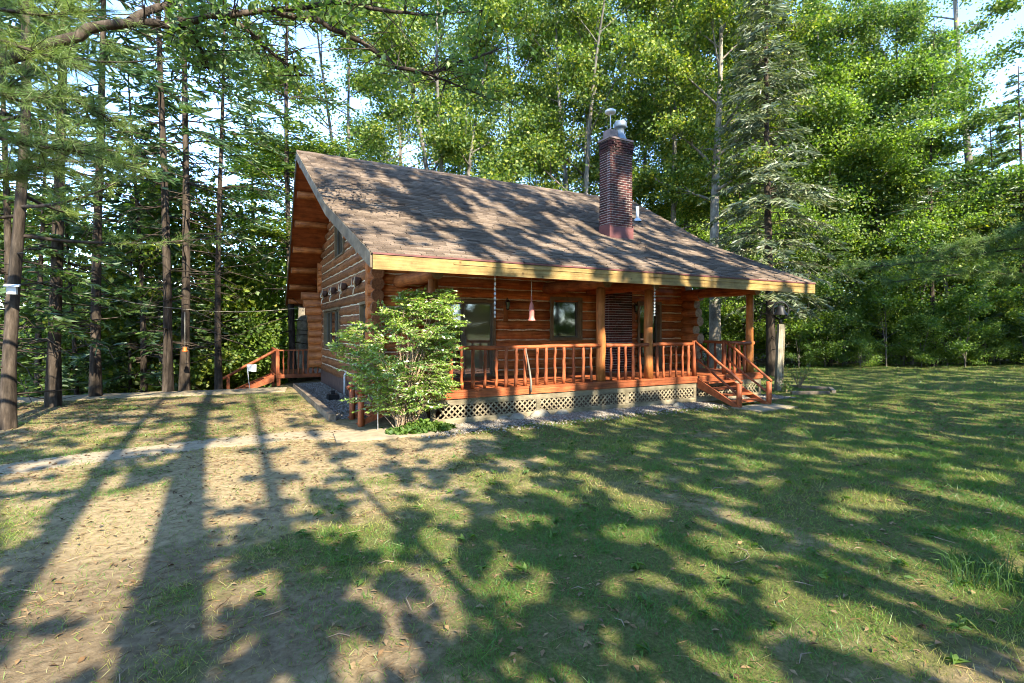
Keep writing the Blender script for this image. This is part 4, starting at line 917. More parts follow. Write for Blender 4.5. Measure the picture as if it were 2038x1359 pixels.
# ---------------------------------------------------------------- trees behind the viewpoint, whose shadows lie over yard and roof
def to_img(x, y, z=0.0):
    r = LX + x*CT - y*ST; w = LW + x*ST + y*CT; ws = np.where(w > 0.3, w, 0.3)
    return 1019+FPX*r/ws, YH - FPX*(z-CAMH)/ws, w
def in_poly(x, y, P):
    c = np.zeros(x.shape, bool); n = len(P)
    for i in range(n):
        x0, y0 = P[i]; x1, y1 = P[i-1]
        if y0 == y1: continue
        c ^= ((y0 > y) != (y1 > y)) & (x < (x1-x0)*(y-y0)/(y1-y0)+x0)
    return c
GAPS = [  # sun gaps on the ground: outline in the photo, share that is sunlit
 ([(0,1026),(125,1000),(215,965),(230,900),(0,930)], 0.75),
 ([(0,1000),(130,990),(0,1120)], 1.0),
 ([(178,992),(315,955),(440,940),(400,1060),(300,1085),(262,1168),(240,1225),(215,1285),(0,1310),(0,1180)], 1.0),
 ([(380,760),(600,770),(720,840),(930,850),(930,945),(760,970),(570,1010),(400,1020),(420,840)], 0.9),
 ([(0,840),(420,790),(420,880),(0,930)], 0.62),
 ([(540,940),(940,930),(1180,880),(1180,1000),(1000,1080),(560,1090)], 0.76),
 ([(700,1080),(1010,1060),(1010,1160),(700,1170)], 0.6),
 ([(860,830),(1480,790),(1480,830),(880,880)], 0.62),
 ([(1440,730),(2300,730),(2300,860),(1440,830)], 0.66),
 ([(1100,880),(2300,860),(2300,960),(1200,980)], 0.58),
 ([(1200,980),(2038,960),(2038,1359),(1200,1359)], 0.62),
 ([(0,1250),(1200,1150),(1200,1400),(0,1400)], 0.42)]
_QV = np.quantile(fbm(_rs.rand(20000)*200, _rs.rand(20000)*200, 3), np.linspace(0, 1, 41)); _QP = np.linspace(0, 1, 41)
def sunlit(P):
    """does the ray of sun that passes a leaf at P end on a spot the photo shows lit?"""
    X, Y, Z = P.T; tx = LD[0]/LD[1]; tz = LD[2]/LD[1]
    lit = np.zeros(len(P), bool); done = np.zeros(len(P), bool)
    def at(y): return X + tx*(y-Y), Z + tz*(y-Y)
    nz = lambda a, b, p: fbm(a, b, 3) > np.interp(1-np.asarray(p), _QP, _QV)
    xb, zb_ = at(-2.9); m = (xb > -1.3) & (xb < 1.3) & (zb_ > -0.1) & (zb_ < 2.8)
    lit |= m & nz(xb*1.5, zb_*1.5, 0.93); done |= m
    for yb, xa_, xb_, za_, zb2, pr in ((-2.5, -9.5, -3.0, 3.4, 9.0, 0.7), (-5.5, 9.0, 15.0, 2.8, 5.6, 0.65)):
        xq, zq = at(yb); m = ~done & (xq > xa_) & (xq < xb_) & (zq > za_) & (zq < zb2); lit |= m & nz(xq*1.2+9, zq*1.2, pr); done |= m
    xe, ze = at(EY); m = ~done & (xe > -0.9) & (xe < 11.6) & (ze > 2.88)
    k1 = (KZ-EZ)/(KY-EY); y1 = EY + (ze-EZ)/(k1-tz); z1 = EZ + k1*(y1-EY)
    up = y1 > KY; y2 = KY + (ze + tz*(KY-EY) - KZ)/(0.5803-tz); yr = np.where(up, y2, y1); on = m & (yr < RY+0.05)
    u = (yr-EY)/(RY-EY); p = np.where(u < 0.60, 0.70, 0.26) - 0.22*(xe > 5.5)*(u < 0.6)
    p = np.where(ze < EZ, 0.85 - 0.35*(xe > 4), p)
    lit |= on & nz(xe*2.9+40, yr*1.35, p); lit |= m & ~on & (_rs.rand(len(P)) < 0.7); done |= m
    xp, zp = at(-2.5); m = ~done & (xp > 0.5) & (xp < 10.6) & (zp > 0) & (zp < 2.9)
    lit |= m & nz(xp*1.3+70, zp*1.3, 0.82); done |= m
    t = Z/(-LD[2]); gx = X + LD[0]*t; gy = Y + LD[1]*t; ix, iy, iw = to_img(gx, gy)
    p = np.full(len(P), 0.4); wood_ = (iw > 26) & (iw < 48) & (ix > 1380); p = np.where(wood_, 0.22, p); p = np.where((iw > 12) & (iw < 19) & (ix < 420), 0.35, p); p = np.where((iw > 19) & (ix < 640), 0.92, p)
    for poly, pr in GAPS: p = np.where(in_poly(ix, iy, poly), pr, p)
    out = ((ix < -150) | (ix > 2250) | (iy > 1480) | (iw < 2.2) | (iw > 30)) & ~wood_
    lit |= ~done & (nz(gx*4.6, gy*3.3, p) | (p > 0.97) | (out & (_rs.rand(len(P)) < 0.8)))
    return lit
def shade_tree(i, x, y, z0, z1, rad, n, r0, nm, lb):  # unseen tree; leaves are cut away wherever they would shade a sun gap
    q_ = random.Random(900+i); rs = np.random.RandomState(900+i); g = gzz(x, y); T = MB()
    path = [Vector((0.10*math.sin(k*0.7+i), 0.10*math.cos(k*0.6+i), z1*0.96*k/10-0.2)) for k in range(11)]
    T.tube(path, [r0*(1.25 if k == 0 else 1)*(1-0.075*k) for k in range(11)], 12, False, 0.04, rng=q_)
    for k in range(22):
        zz = z0 + (z1-z0)*(k+0.5)/22; az = k*2.4+i; ln = rad*(0.5+0.5*math.sin(math.pi*(0.1+0.85*k/22)))
        p = path[min(9, int(zz/z1*10.4))].copy(); p.z = zz; e = p + Vector((math.cos(az)*ln, math.sin(az)*ln, 0.25*ln))
        if not sunlit(np.array([[x, y, g]]) + np.array([tuple(p.lerp(e, f_)) for f_ in (0.15, 0.3, 0.45, 0.6, 0.75, 0.95)])).any(): T.tube([p, p.lerp(e, .5)+Vector((0, 0, -.1)), e], [0.06, 0.04, 0.012], 5, False, rng=q_)
    v = unit(rs.normal(size=(n, 3)))*(rs.rand(n, 1)**(1/2.4)); C = v*np.array([rad, rad, (z1-z0)/2]) + np.array([0, 0, (z0+z1)/2])
    cx = C + np.array([x, y, g]); k = ~sunlit(cx)
    k &= (fbm(cx[:, 0]*1.1+cx[:, 2]*0.9, cx[:, 1]*1.1, 2) > 0.36)
    V, F = leaf_quads(C[k], 0.24, rs, 0.8, 0.3)
    t = thing(nm, lb, 'tree', (x, y, g), 'trees behind the viewpoint')
    put('trunk', T.mesh('trunk', M['bark_pine']), t); put('crown', np_mesh('crown', V, F, M['oak']), t)
BACK = [(-4.22, -18.0, 14, 25, 2.6, 5500, 0.19, 'pine_tree', 'slim pine behind the viewpoint'),
        (-3.17, -16.6, 13, 26, 2.8, 6000, 0.29, 'pine_tree', 'thick pine behind the viewpoint'),
        (-2.22, -21.5, 14, 25, 2.6, 5500, 0.17, 'pine_tree', 'leaning pine behind the viewpoint')]
qq = random.Random(77)
for x in (1.6, 2.5, 4.9, 6.1, 8.6, 11.0): BACK.append((x, -20.5+qq.uniform(-1.5, 1.5), 14.5, 28, 2.3, 5500, qq.uniform(0.13, 0.2), 'pine_tree', 'slender tall pine behind the viewpoint, crown cut to shade the roof'))
for x in (-10.5, -7.4, -5.6, -0.9, 2.0, 5.2, 8.5, 11.8, 15.2, 18.6, 22): BACK.append((x+qq.uniform(-.6, .6), -17.6+qq.uniform(-1.2, .8)+(0.0 if x < 4 else 1.2), 3.8, 15.5, 2.7, 10000, 0.085, 'maple_tree', 'unseen young maple behind the viewpoint, crown cut to shade the yard'))
for x in (-10, 2.9, 4.6, 7.4, 10.2, 13.5, 17, 20.5, 24): BACK.append((x+qq.uniform(-.5, .5), -25+qq.uniform(-1.5, 1.5), 8, 26, 3.4, 15000, 0.22, 'oak_tree', 'unseen tall oak behind the viewpoint, crown cut to shade yard and roof'))
for x in (22.5, 26, 29.5, 33, 36.5, 40): BACK.append((x+qq.uniform(-.5, .5), -12.5+qq.uniform(-1.5, 1), 5, 16.5, 3.2, 8000, 0.2, 'oak_tree', 'added oak outside the frame right of the lawn, shading the wood edge'))  # unseen oaks added to keep sun off the lower wood edge
for i in range(26):  # saplings added to cover bright sky mirrored in the windows
    x = -16 + 1.7*i + qq.uniform(-.6, .6); y = -24 - qq.uniform(0, 12)
    place_tree('sapling_bush', LOWM[i % 2], 'added leafy sapling behind the viewpoint, darkening the window reflections', (x, y), 'trees behind the viewpoint', i*1.3, qq.uniform(0.7, 1.1), cat='sapling')
for i in range(14):  # more saplings added, to block the sky that the entry door glass mirrors
    x = 19 + 1.6*i; y = -13.5 - (i*53 % 90)/9
    place_tree('sapling_bush', LOWM[i % 2], 'added leafy sapling outside the frame, darkening the entry door reflection', (x, y), 'added saplings outside the frame right of the lawn', i*1.9, 0.7+0.03*i, cat='sapling')
for i, a in enumerate(BACK): shade_tree(i, *a[:8], a[8] + ', number %d from the drive side' % (i+1) if False else a[8])

# near oak left of the frame: its long limb reaches in over the yard
def near_oak():
    q_ = random.Random(3); rs = np.random.RandomState(3); T = MB(); base = Vector(c2w(-9.6, 5.2)); base.z = gzz(base.x, base.y)
    T.tube([base+Vector((0, 0, -.2)), base+Vector((.05, .1, 2.5)), base+Vector((.2, .2, 5.2)), base+Vector((.3, .5, 8.5))], [0.42, 0.34, 0.30, 0.22], 14, False, 0.05, rng=q_)
    fork = base+Vector((.2, .2, 5.2)); cl = []
    W = lambda x, y, w: Vector(px(x, w, y))
    limbs = [([fork, W(-60, 150, 7.4), W(150, 64, 8.0), W(260, 40, 8.2), W(330, 48, 8.4), W(440, 30, 8.7), W(540, 22, 9.0), W(680, 2, 9.5), W(800, -60, 10)], 0.088),
             ([W(540, 22, 9.0), W(640, 45, 9.3), W(720, 85, 9.6), W(790, 132, 9.9), W(850, 146, 10.2), W(905, 128, 10.4), W(985, 100, 10.8)], 0.05),
             ([W(260, 40, 8.2), W(330, 10, 8.8), W(430, -40, 9.4), W(560, -90, 10)], 0.06),
             ([W(330, 48, 8.4), W(380, 60, 8.8), W(400, 100, 9.2), W(420, 150, 9.6)], 0.04),
             ([W(440, 30, 8.7), W(500, 65, 9.0), W(545, 110, 9.3), W(600, 150, 9.8)], 0.04),
             ([W(680, 2, 9.5), W(760, 20, 10), W(850, 30, 10.6), W(960, 20, 11)], 0.035),
             ([W(850, 146, 10.2), W(900, 165, 10.5), W(960, 190, 10.9)], 0.02)]
    for pts, r in limbs:
        P = []
        for a, b in zip(pts[:-1], pts[1:]):
            for k in range(4): P.append(a.lerp(b, k/4) + Vector((q_.gauss(0, r*.25), q_.gauss(0, r*.25), q_.gauss(0, r*.25))))
        P.append(pts[-1]); n = len(P); T.tube(P, [r*(1-0.75*k/n)+0.006 for k in range(n)], 8, False, 0.10, rng=q_)
        for k in range(3 if r > 0.1 else 1, n):
            for _ in range(3):
                p = P[k]; ix, iy, _w = to_img(p.x, p.y, p.z)
                if ix < 230: continue
                d = Vector((q_.gauss(0, .8), q_.gauss(0, .8), q_.gauss(0.05, .45))); e = p + d*q_.uniform(0.35, 0.95)
                T.tube([p, p.lerp(e, .5)+Vector((0, 0, .05)), e], [0.012, 0.008, 0.003], 4, False, rng=q_); cl += [tuple(e), tuple(p.lerp(e, .6))]
    cl = np.array(cl); n = 7500; k = rs.randint(0, len(cl), n); C = cl[k] + rs.normal(size=(n, 3))*np.array([.24, .24, .14])
    ix, iy, iw = to_img(C[:, 0], C[:, 1], C[:, 2]); C = C[(fbm(ix/95+4, iy/80) > 0.43) & (ix > 330)]
    V, F = leaf_quads(C, 0.115, rs, 0.5, 0.4)
    t = thing('oak_tree', 'oak whose gnarled limb reaches in overhead across the upper left sky', 'tree', tuple(base))
    b = np.array(tuple(base)); put('trunk', T.mesh('trunk', M['bark_pine'], org=tuple(base)), t); put('crown', np_mesh('crown', V-b, F, M['oak']), t)
near_oak()
# near pine boughs at both photo edges
def bough_pine(loc, boughs, label, needle, wid, seed, H=11, r0=0.16, dens=1.0):
    q_ = random.Random(seed); rs = np.random.RandomState(seed); T = MB(); b0 = Vector((loc[0], loc[1], gzz(loc[0], loc[1])))
    T.tube([b0+Vector((0, 0, -.2)), b0+Vector((.1, 0, H*.5)), b0+Vector((0, .1, H))], [r0, r0*.75, 0.03], 12, False, 0.04, rng=q_); C = []; D = []
    for pts in boughs:
        P = [b0+Vector((0, 0, max(1.0, pts[0].z-0.3-b0.z)))] + pts; Q = []
        for a, b in zip(P[:-1], P[1:]):
            for k in range(5): Q.append(a.lerp(b, k/5))
        Q.append(P[-1]); n = len(Q); T.tube(Q, [0.032*(1-0.85*k/n)+0.004 for k in range(n)], 6, False, 0.1, rng=q_)
        for k in range(4, n):
            dirn = (Q[min(k+1, n-1)]-Q[k-1]).normalized()
            for _ in range(int(5*dens)):
                d = (dirn*0.7 + Vector((q_.gauss(0, .7), q_.gauss(0, .7), q_.gauss(0.1, .35)))).normalized(); e = Q[k] + d*q_.uniform(0.12, 0.6)
                T.tube([Q[k], e], [0.006, 0.003], 4, False, rng=q_)
                for s in (1.0, 0.7, 0.4): C.append(tuple(Q[k].lerp(e, s))); D.append(tuple(d))
    V, F = tufts(np.array(C), np.array(D), rs, 30, needle, wid)
    t = thing('pine_tree', label, 'tree', tuple(b0)); put('trunk', T.mesh('trunk', M['bark_pine'], org=tuple(b0)), t)
    put('crown', np_mesh('crown', V-np.array(tuple(b0)), F, M['pine']), t)
W_ = lambda x, y, w: Vector(px(x, w, y))
bough_pine(c2w(-8.2, 6.6), [[W_(-60, 60, 6.6), W_(60, 100, 6.8), W_(150, 130, 7.0)], [W_(-80, 160, 6.4), W_(40, 200, 6.6), W_(130, 190, 6.9), W_(225, 240, 7.2)],
   [W_(-60, 260, 6.3), W_(60, 290, 6.5), W_(150, 300, 6.7), W_(250, 330, 7.0)], [W_(-60, 10, 6.8), W_(80, 30, 7.0), W_(180, 20, 7.3)], [W_(-60, 360, 6.5), W_(30, 345, 6.7), W_(90, 330, 6.9)],
   [W_(-50, 210, 7.6), W_(50, 150, 8.0), W_(120, 70, 8.4)]],
   'pine just outside the frame, its soft green boughs hanging over the upper left', 0.12, 0.005, 5)
bough_pine(c2w(14.2, 11.6), [[W_(2150, 480, 12.2), W_(1980, 500, 12.4), W_(1850, 520, 12.8), W_(1700, 535, 13.2)], [W_(2120, 420, 12), W_(2000, 470, 12.2), W_(1900, 495, 12.5)], [W_(2100, 560, 12), W_(1960, 540, 12.4), W_(1780, 560, 13)]],
   'pine outside the frame, its low green bough reaching in over the lawn', 0.15, 0.008, 6, 9, 0.14, 1.2)

# ---------------------------------------------------------------- grass, gravel, litter
def house_clear(x, y):
    return ~(((x > -1.05) & (x < 10.9) & (y > -3.35) & (y < 9.0)) | ((x > -1.2) & (x < 0.1) & (y > -2) & (y < 9)))
def on_path(x, y):
    r = LX + x*CT - y*ST; w = LW + x*ST + y*CT
    P = [(-9.5, 5.5), (-7.6, 6.35), (-6.4, 7.6), (-5.0, 8.75), (-4.0, 9.3), (-2.9, 9.55), (-1.5, 9.8)]; d = np.full(x.shape, 9.0)
    for (a, b), (c, e) in zip(P[:-1], P[1:]):
        t = np.clip(((r-a)*(c-a)+(w-b)*(e-b))/((c-a)**2+(e-b)**2), 0, 1); d = np.minimum(d, np.hypot(r-a-t*(c-a), w-b-t*(e-b)))
    return d < 0.27
def grass():
    rs = np.random.RandomState(8); P0 = []; P1 = []; Wd = []; Tn = []
    for w0, w1, n, h, wd in ((2.4, 5.0, 100000, 0.050, 0.0042), (5.0, 9.0, 130000, 0.052, 0.0058), (9.0, 16, 120000, 0.055, 0.009), (16, 29, 90000, 0.07, 0.015)):
        w = np.sqrt(rs.uniform(w0**2, w1**2, n)); r = rs.uniform(-1.08, 1.08, n)*w; a = r-LX; b = w-LW; x = a*CT+b*ST; y = -a*ST+b*CT
        g = greenness(x, y) ; g = g*(0.35+0.65*sstep(0.35, 0.6, fbm(x*3.1, y*3.1+4, 3)))+0.07
        k = (rs.rand(n) < g) & house_clear(x, y) & ~on_path(x, y)
        d_ = (w - (16.0 + 0.62*(r + 9.1))); k &= ~((d_ > 0) & (x < 0))
        x, y, g = x[k], y[k], g[k]; n = len(x); z = gz(x, y); hh_ = h*(0.35+0.9*rs.rand(n))*(0.6+0.6*g)
        lean = rs.normal(size=(n, 2))*hh_[:, None]*0.75
        P0.append(np.stack([x, y, z-0.004], 1)); P1.append(np.stack([x+lean[:, 0], y+lean[:, 1], z+hh_], 1)); Wd.append(wd*(0.6+0.8*rs.rand(n)))
        Tn.append(np.clip(0.34 + 0.16*sstep(1.0, -4.0, x+3) + 0.22*rs.normal(size=n) + 1.5*(fbm(x*0.9+50, y*0.9, 3)-0.5) + 0.35*(0.55-g) + 0.5*(fbm(x*4, y*4+7, 2)-0.5), 0, 1))
    V, F = blades(np.concatenate(P0), np.concatenate(P1), np.concatenate(Wd), rs)
    me = np_mesh('grass', V, F, M['grass']); a = me.attributes.new('tone', 'FLOAT', 'POINT'); a.data.foreach_set('value', np.repeat(np.concatenate(Tn), 4).astype(np.float32))
    tag(put('grass', me), 'patchy short lawn grass in front of the cabin', 'grass', None, 'stuff')
grass()
def clump(x, y, n, h, wid, seed, spread):
    rs = np.random.RandomState(seed); a = rs.rand(n)*6.28; d = spread*np.sqrt(rs.rand(n)); bx, by = x+d*np.cos(a), y+d*np.sin(a); z = gz(bx, by)
    hh_ = h*(0.4+0.7*rs.rand(n)); o = rs.normal(size=(n, 2))*0.45*hh_[:, None]
    P0 = np.stack([bx, by, z], 1); Pm = P0+np.stack([o[:, 0]*.35, o[:, 1]*.35, hh_*0.7], 1); P1 = P0+np.stack([o[:, 0]*1.3, o[:, 1]*1.3, hh_*0.95], 1)
    s = unit(np.cross(P1-P0, rs.normal(size=P0.shape)))*wid*0.5
    V = np.stack([P0-s, P0+s, Pm+s*0.9, Pm-s*0.9, P1], 1).reshape(-1, 3); i = np.arange(n)*5
    F = np.concatenate([np.stack([i, i+1, i+2, i+3], 1)]); F2 = np.stack([i+3, i+2, i+4, i+4], 1)
    return V, F, F2
def tall_grass():
    x, y, _ = c2w(2.55+1.05, 3.95); V, F, F2 = clump(x, y, 240, 0.22, 0.006, 4, 0.26)
    me = bpy.data.meshes.new('grass_tuft'); me.from_pydata([tuple(v) for v in V], [], [tuple(f) for f in F] + [tuple(f[:3]) for f in F2]); me.materials.append(M['weed']); me.update()
    tag(put('grass_tuft', me), 'tall uncut grass tuft at the lower right photo edge', 'grass tuft')
tall_grass()
def weeds():
    rs = np.random.RandomState(12); P = []; D = []
    for i in range(150):
        w = rs.uniform(2.9, 10); r = rs.uniform(-0.55, 1.0)*w; x, y, _ = c2w(r, w)
        if greenness(np.array(x), np.array(y)) < 0.3: continue
        for k in range(rs.randint(3, 7)):
            a = rs.rand()*6.28; L = rs.uniform(0.03, 0.075); P.append((x+math.cos(a)*L*.5, y+math.sin(a)*L*.5, gzz(x, y)+0.02+0.015*rs.rand())); D.append((math.cos(a), math.sin(a), 0.35))
    P = np.array(P); D = np.array(D); V, F = leaf_quads(P, 0.085, rs, 0.32, 1.2, D)
    tag(put('weeds', np_mesh('weeds', V, F, M['weed'])), 'broad-leaved weeds dotted through the lawn', 'weeds', None, 'stuff')
    n = 9000; w = np.sqrt(rs.uniform(2.5**2, 17**2, n)); r = rs.uniform(-1.05, 1.05, n)*w; a = r-LX; b = w-LW; x = a*CT+b*ST; y = -a*ST+b*CT
    k = house_clear(x, y); x, y = x[k], y[k]; V, F = leaf_quads(np.stack([x, y, gz(x, y)+0.012], 1), 0.055, rs, 0.45, 2.5)
    tag(put('leaf_litter', np_mesh('leaf_litter', V, F, M['litter'])), 'dry brown leaves scattered over the yard', 'leaf litter', None, 'stuff')
    n = 60000; w = np.sqrt(rs.uniform(2.4**2, 14**2, n)); r = rs.uniform(-1.05, 1.0, n)*w; a = r-LX; b = w-LW; x = a*CT+b*ST; y = -a*ST+b*CT
    k = house_clear(x, y) & (rs.rand(n) < 0.25+0.75*sstep(0.48, 0.62, fbm(x*1.3+11, y*1.3, 3))) & (rs.rand(n) < 1.1-0.7*sstep(-2, 4, r)); x, y = x[k], y[k]; n = len(x); an = rs.rand(n)*6.28; L = 0.05+0.06*rs.rand(n); z = gz(x, y)+0.006
    V, F = blades(np.stack([x, y, z], 1), np.stack([x+np.cos(an)*L, y+np.sin(an)*L, z+0.012*rs.rand(n)], 1), 0.004+0.0006*np.hypot(x-cam.location.x, y-cam.location.y), rs)
    tag(put('pine_needle_litter', np_mesh('pine_needle_litter', V, F, M['litter'])), 'fallen brown pine needles over the bare soil', 'needles', None, 'stuff')
    m = MB(); q_ = random.Random(31)
    for i in range(90):
        w = q_.uniform(2.8, 13); r = q_.uniform(-.95, .95)*w; x, y, _ = c2w(r, w); L = q_.uniform(.06, .3); a = q_.uniform(0, 6.3); z = gzz(x, y)+0.015
        if house_clear(np.array(x), np.array(y)): m.tube([(x, y, z), (x+math.cos(a)*L*.5, y+math.sin(a)*L*.5, z+.01), (x+math.cos(a+.3)*L, y+math.sin(a+.3)*L, z)], [.004, .004, .002], 4, False)
    tag(m.obj('twigs', M['twig']), 'small fallen twigs on the yard', 'twigs', None, 'stuff')
weeds()
OCT = [(1,0,0),(-1,0,0),(0,1,0),(0,-1,0),(0,0,1),(0,0,-1)]
def gravel(name, label, x, y, size, seed):
    rs = np.random.RandomState(seed); n = len(x); S = np.array(OCT, float)[None]*(size*(0.5+0.9*rs.rand(n, 1, 1)))*np.stack([0.8+.5*rs.rand(n), 0.6+.4*rs.rand(n), 0.4+.3*rs.rand(n)], 1)[:, None, :]
    a = rs.rand(n)*6.28; ca, sa = np.cos(a)[:, None], np.sin(a)[:, None]; V = np.stack([S[..., 0]*ca-S[..., 1]*sa, S[..., 0]*sa+S[..., 1]*ca, S[..., 2]+S[..., 0]*0.25], -1) + np.stack([x, y, gz(x, y)+size*0.35], 1)[:, None, :]
    T = np.array([(0,2,4),(2,1,4),(1,3,4),(3,0,4),(2,0,5),(1,2,5),(3,1,5),(0,3,5)]); F = (np.arange(n)[:, None, None]*6 + T[None]).reshape(-1, 3)
    tag(put(name, np_mesh(name, V.reshape(-1, 3), F, M['gravel'], False)), label, 'gravel', None, 'stuff')
rs = np.random.RandomState(2)
gx = rs.uniform(0.1, 8.1, 9000); gy = -2.52 - np.abs(rs.normal(size=9000))*0.38 - 0.15*rs.rand(9000) - 0.25*np.exp(-((gx-0.8)/1.0)**2)*rs.rand(9000)
k = gy > -3.75; gravel('gravel_bed', 'pale gravel bed along the lattice skirt of the porch', gx[k], gy[k], 0.030, 21)
gx = rs.uniform(9.0, 11.0, 1200); gy = -2.5 - 0.8*rs.rand(1200); gravel('gravel_patch', 'gravel beneath the right end of the porch', gx, gy, 0.03, 22)
gx = rs.uniform(-0.92, 0.0, 4200); gy = rs.uniform(-0.9, 7.6, 4200); gravel('gravel_border', 'gravel strip between the timber border and the gable wall', gx, gy, 0.034, 23)
# flat stones along the skirt
for i, (c, w, s, lb) in enumerate([(1003, 11.0, 0.16, 'upright mossy stone against the lattice'), (1030, 10.95, 0.22, 'pale rounded boulder in the gravel bed'), (1075, 11.3, 0.26, 'broad pale stone slab leaning on the lattice'), (1118, 11.6, 0.20, 'smaller pale slab right of the broad one'), (1350, 12.9, 0.2, 'flat stone near the foot of the front steps')]):
    q_ = random.Random(40+i); x, y, _ = px(c, w); m = MB(); pts = [];  n = 10
    for j, (zr, rr_2) in enumerate([(0, .8), (.25, 1.0), (.6, .92), (.9, .6), (1.0, .15)]):
        for k in range(n): a = 6.283*k/n; e = s*rr_2*q_.uniform(.85, 1.12); pts.append((x+math.cos(a)*e, y+math.sin(a)*e*.45, gzz(x, y)-.05+zr*s*0.8*q_.uniform(.9, 1.1)))
    m.add(pts, [(j*n+k, j*n+(k+1) % n, (j+1)*n+(k+1) % n, (j+1)*n+k) for j in range(4) for k in range(n)] + [tuple(range(4*n, 5*n))], True)
    tag(m.obj('garden_stone', M['stone']), lb, 'stone', 'stones along the porch skirt')
# timber border along the gable bed
m = thing('timber_border', 'weathered timber border along the gravel strip beside the gable', 'border', (-1.0, -0.9, 0))
for i, (a, b) in enumerate([(-1.0, 1.3), (1.31, 3.7), (3.71, 6.2)]):
    z = min(gzz(-1.0, a), gzz(-1.0, b)); MB().box(-1.09, -0.95, a, b, z-0.08, z+0.15).obj('timber', M['timber'], parent=m, org=(-1.0, -0.9, 0))

# ---------------------------------------------------------------- the bush at the side steps
def bush():
    q_ = random.Random(14); rs = np.random.RandomState(14); bx, by = -0.02, -2.78; g = gzz(bx, by); T = MB(); C = []; D = []
    ends = []; C = []; D = []
    right = Vector((CT, -ST, 0)); fwd = Vector((ST, CT, 0))
    hs_ = [0.3, 0.5, 0.85, 1.25, 1.6, 1.95, 2.25, 2.5, 2.7]; ws_ = [0.35, 0.75, 1.03, 1.18, 1.25, 1.0, 0.68, 0.42, 0.12]; os_ = [0.0, -0.1, -0.12, -0.16, -0.17, 0.05, 0.28, 0.42, 0.55]
    for k in range(230):
        h = 0.36 + 2.2*((k+q_.random())/230)**1.1; wd = float(np.interp(h, hs_, ws_)); off = float(np.interp(h, hs_, os_)); u = q_.uniform(-1, 1)
        dpt = q_.uniform(-1, 1)*0.60*math.sqrt(max(0, 1-u*u)); e = Vector((bx, by, g+h)) + right*(u*wd*0.86+off) + fwd*dpt*wd
        ends.append((e, u, h))
    for i in range(11):
        a = i*0.6; t = q_.choice(ends)[0]; b = Vector((bx+math.cos(a)*.16, by+math.sin(a)*.12, g-.05))
    for e, u, h in ends:
        b = Vector((bx+q_.uniform(-.18, .18), by+q_.uniform(-.12, .12), g)); v = e-b
        mid = b + Vector((v.x*.42, v.y*.42, v.z*0.62))
        if q_.random() < 0.42: T.tube(bez(b, mid, e, 6), [0.016*(1-.13*j)*q_.uniform(.7, 1.3) for j in range(7)], 5, False, rng=q_)
        for s in range(5 if h > 0.7 else 2):
            a = q_.uniform(0, 6.28) if abs(u) < .4 else None
            d = (right*(u+q_.gauss(0, .5)) + fwd*q_.gauss(-0.25, .6)); d.z = q_.uniform(-0.22, 0.34); d.normalize(); L = q_.uniform(0.2, 0.5)
            o = e - d*L*0.4 + Vector((q_.gauss(0, .05), q_.gauss(0, .05), q_.gauss(0, .05)))
            T.tube([o, o+d*L*.5, o+d*L+Vector((0, 0, -.03))], [.006, .004, .002], 4, False, rng=q_); sd = d.cross(Vector((0, 0, 1)))
            n = 24
            for j in range(n):
                t = (j+q_.random())/n; sg = 1 if j % 2 else -1; sp = (sd*sg*(1.0-.35*t)+d*0.65).normalized(); ll = 0.035+0.05*math.sin(math.pi*(0.15+0.8*t))
                C.append(tuple(o+d*L*t+sp*ll*0.9+Vector((0, 0, -0.02*q_.random())))); D.append(tuple(sp))
    C = np.array(C); D = np.array(D); V, F = leaf_quads(C, 0.062, rs, 0.44, 0.5, D)
    t = thing('bushy_sapling', 'bright green bushy young tree hiding the side steps at the porch corner', 'bush', (bx, by, g))
    put('stems', T.mesh('stems', M['twig'], org=(bx, by, g)), t); put('foliage', np_mesh('foliage', V-np.array([bx, by, g]), F, M['bushleaf']), t)
    # low ground cover at its foot
    n = 900; a = rs.rand(n)*6.28; d = np.sqrt(rs.rand(n))*0.55; P = np.stack([bx+0.25+d*np.cos(a)*1.2, by-0.25+d*np.sin(a)*.6, g+rs.rand(n)*0.22*(1-d/.7)+.02], 1); V, F = leaf_quads(P, 0.085, rs, .7, .6)
    tag(put('ground_cover', np_mesh('ground_cover', V, F, M['weed'])), 'leafy ground cover at the foot of the bushy young tree', 'ground cover', None, 'stuff')
bush()

# ---------------------------------------------------------------- small things
def on_front(xp, y): return px_to_x(xp, y)
# wall lanterns
for xp, lb in ((1008, 'brown wall lantern beside the sliding door'), (1262, 'small wall lantern between chimney and entry door')):
    x = on_front(xp, -0.05); z = 2.55; t = thing('wall_lantern', lb, 'lantern', (x, -0.02, z), 'porch wall lanterns'); o = (x, -0.02, z)
    MB().box(x-.06, x+.06, -0.03, 0.02, z-.42, z+.12).obj('back_plate', M['log_z'], parent=t, org=o)
    MB().lathe([(0, .16), (.02, .15), (.085, .09), (.09, .08)], (x, -0.13, z), 6).lathe([(.03, -.12), (.05, -.10), (.05, -.085)], (x, -0.13, z), 6).tube([(x, -.02, z+.1), (x, -.09, z+.2), (x, -.13, z+.15)], .01, 6).obj('cap', M['iron'], parent=t, org=o)
    MB().lathe([(.045, -.085), (.075, .08)], (x, -0.13, z), 6).obj('glass', M['glass'], parent=t, org=o)
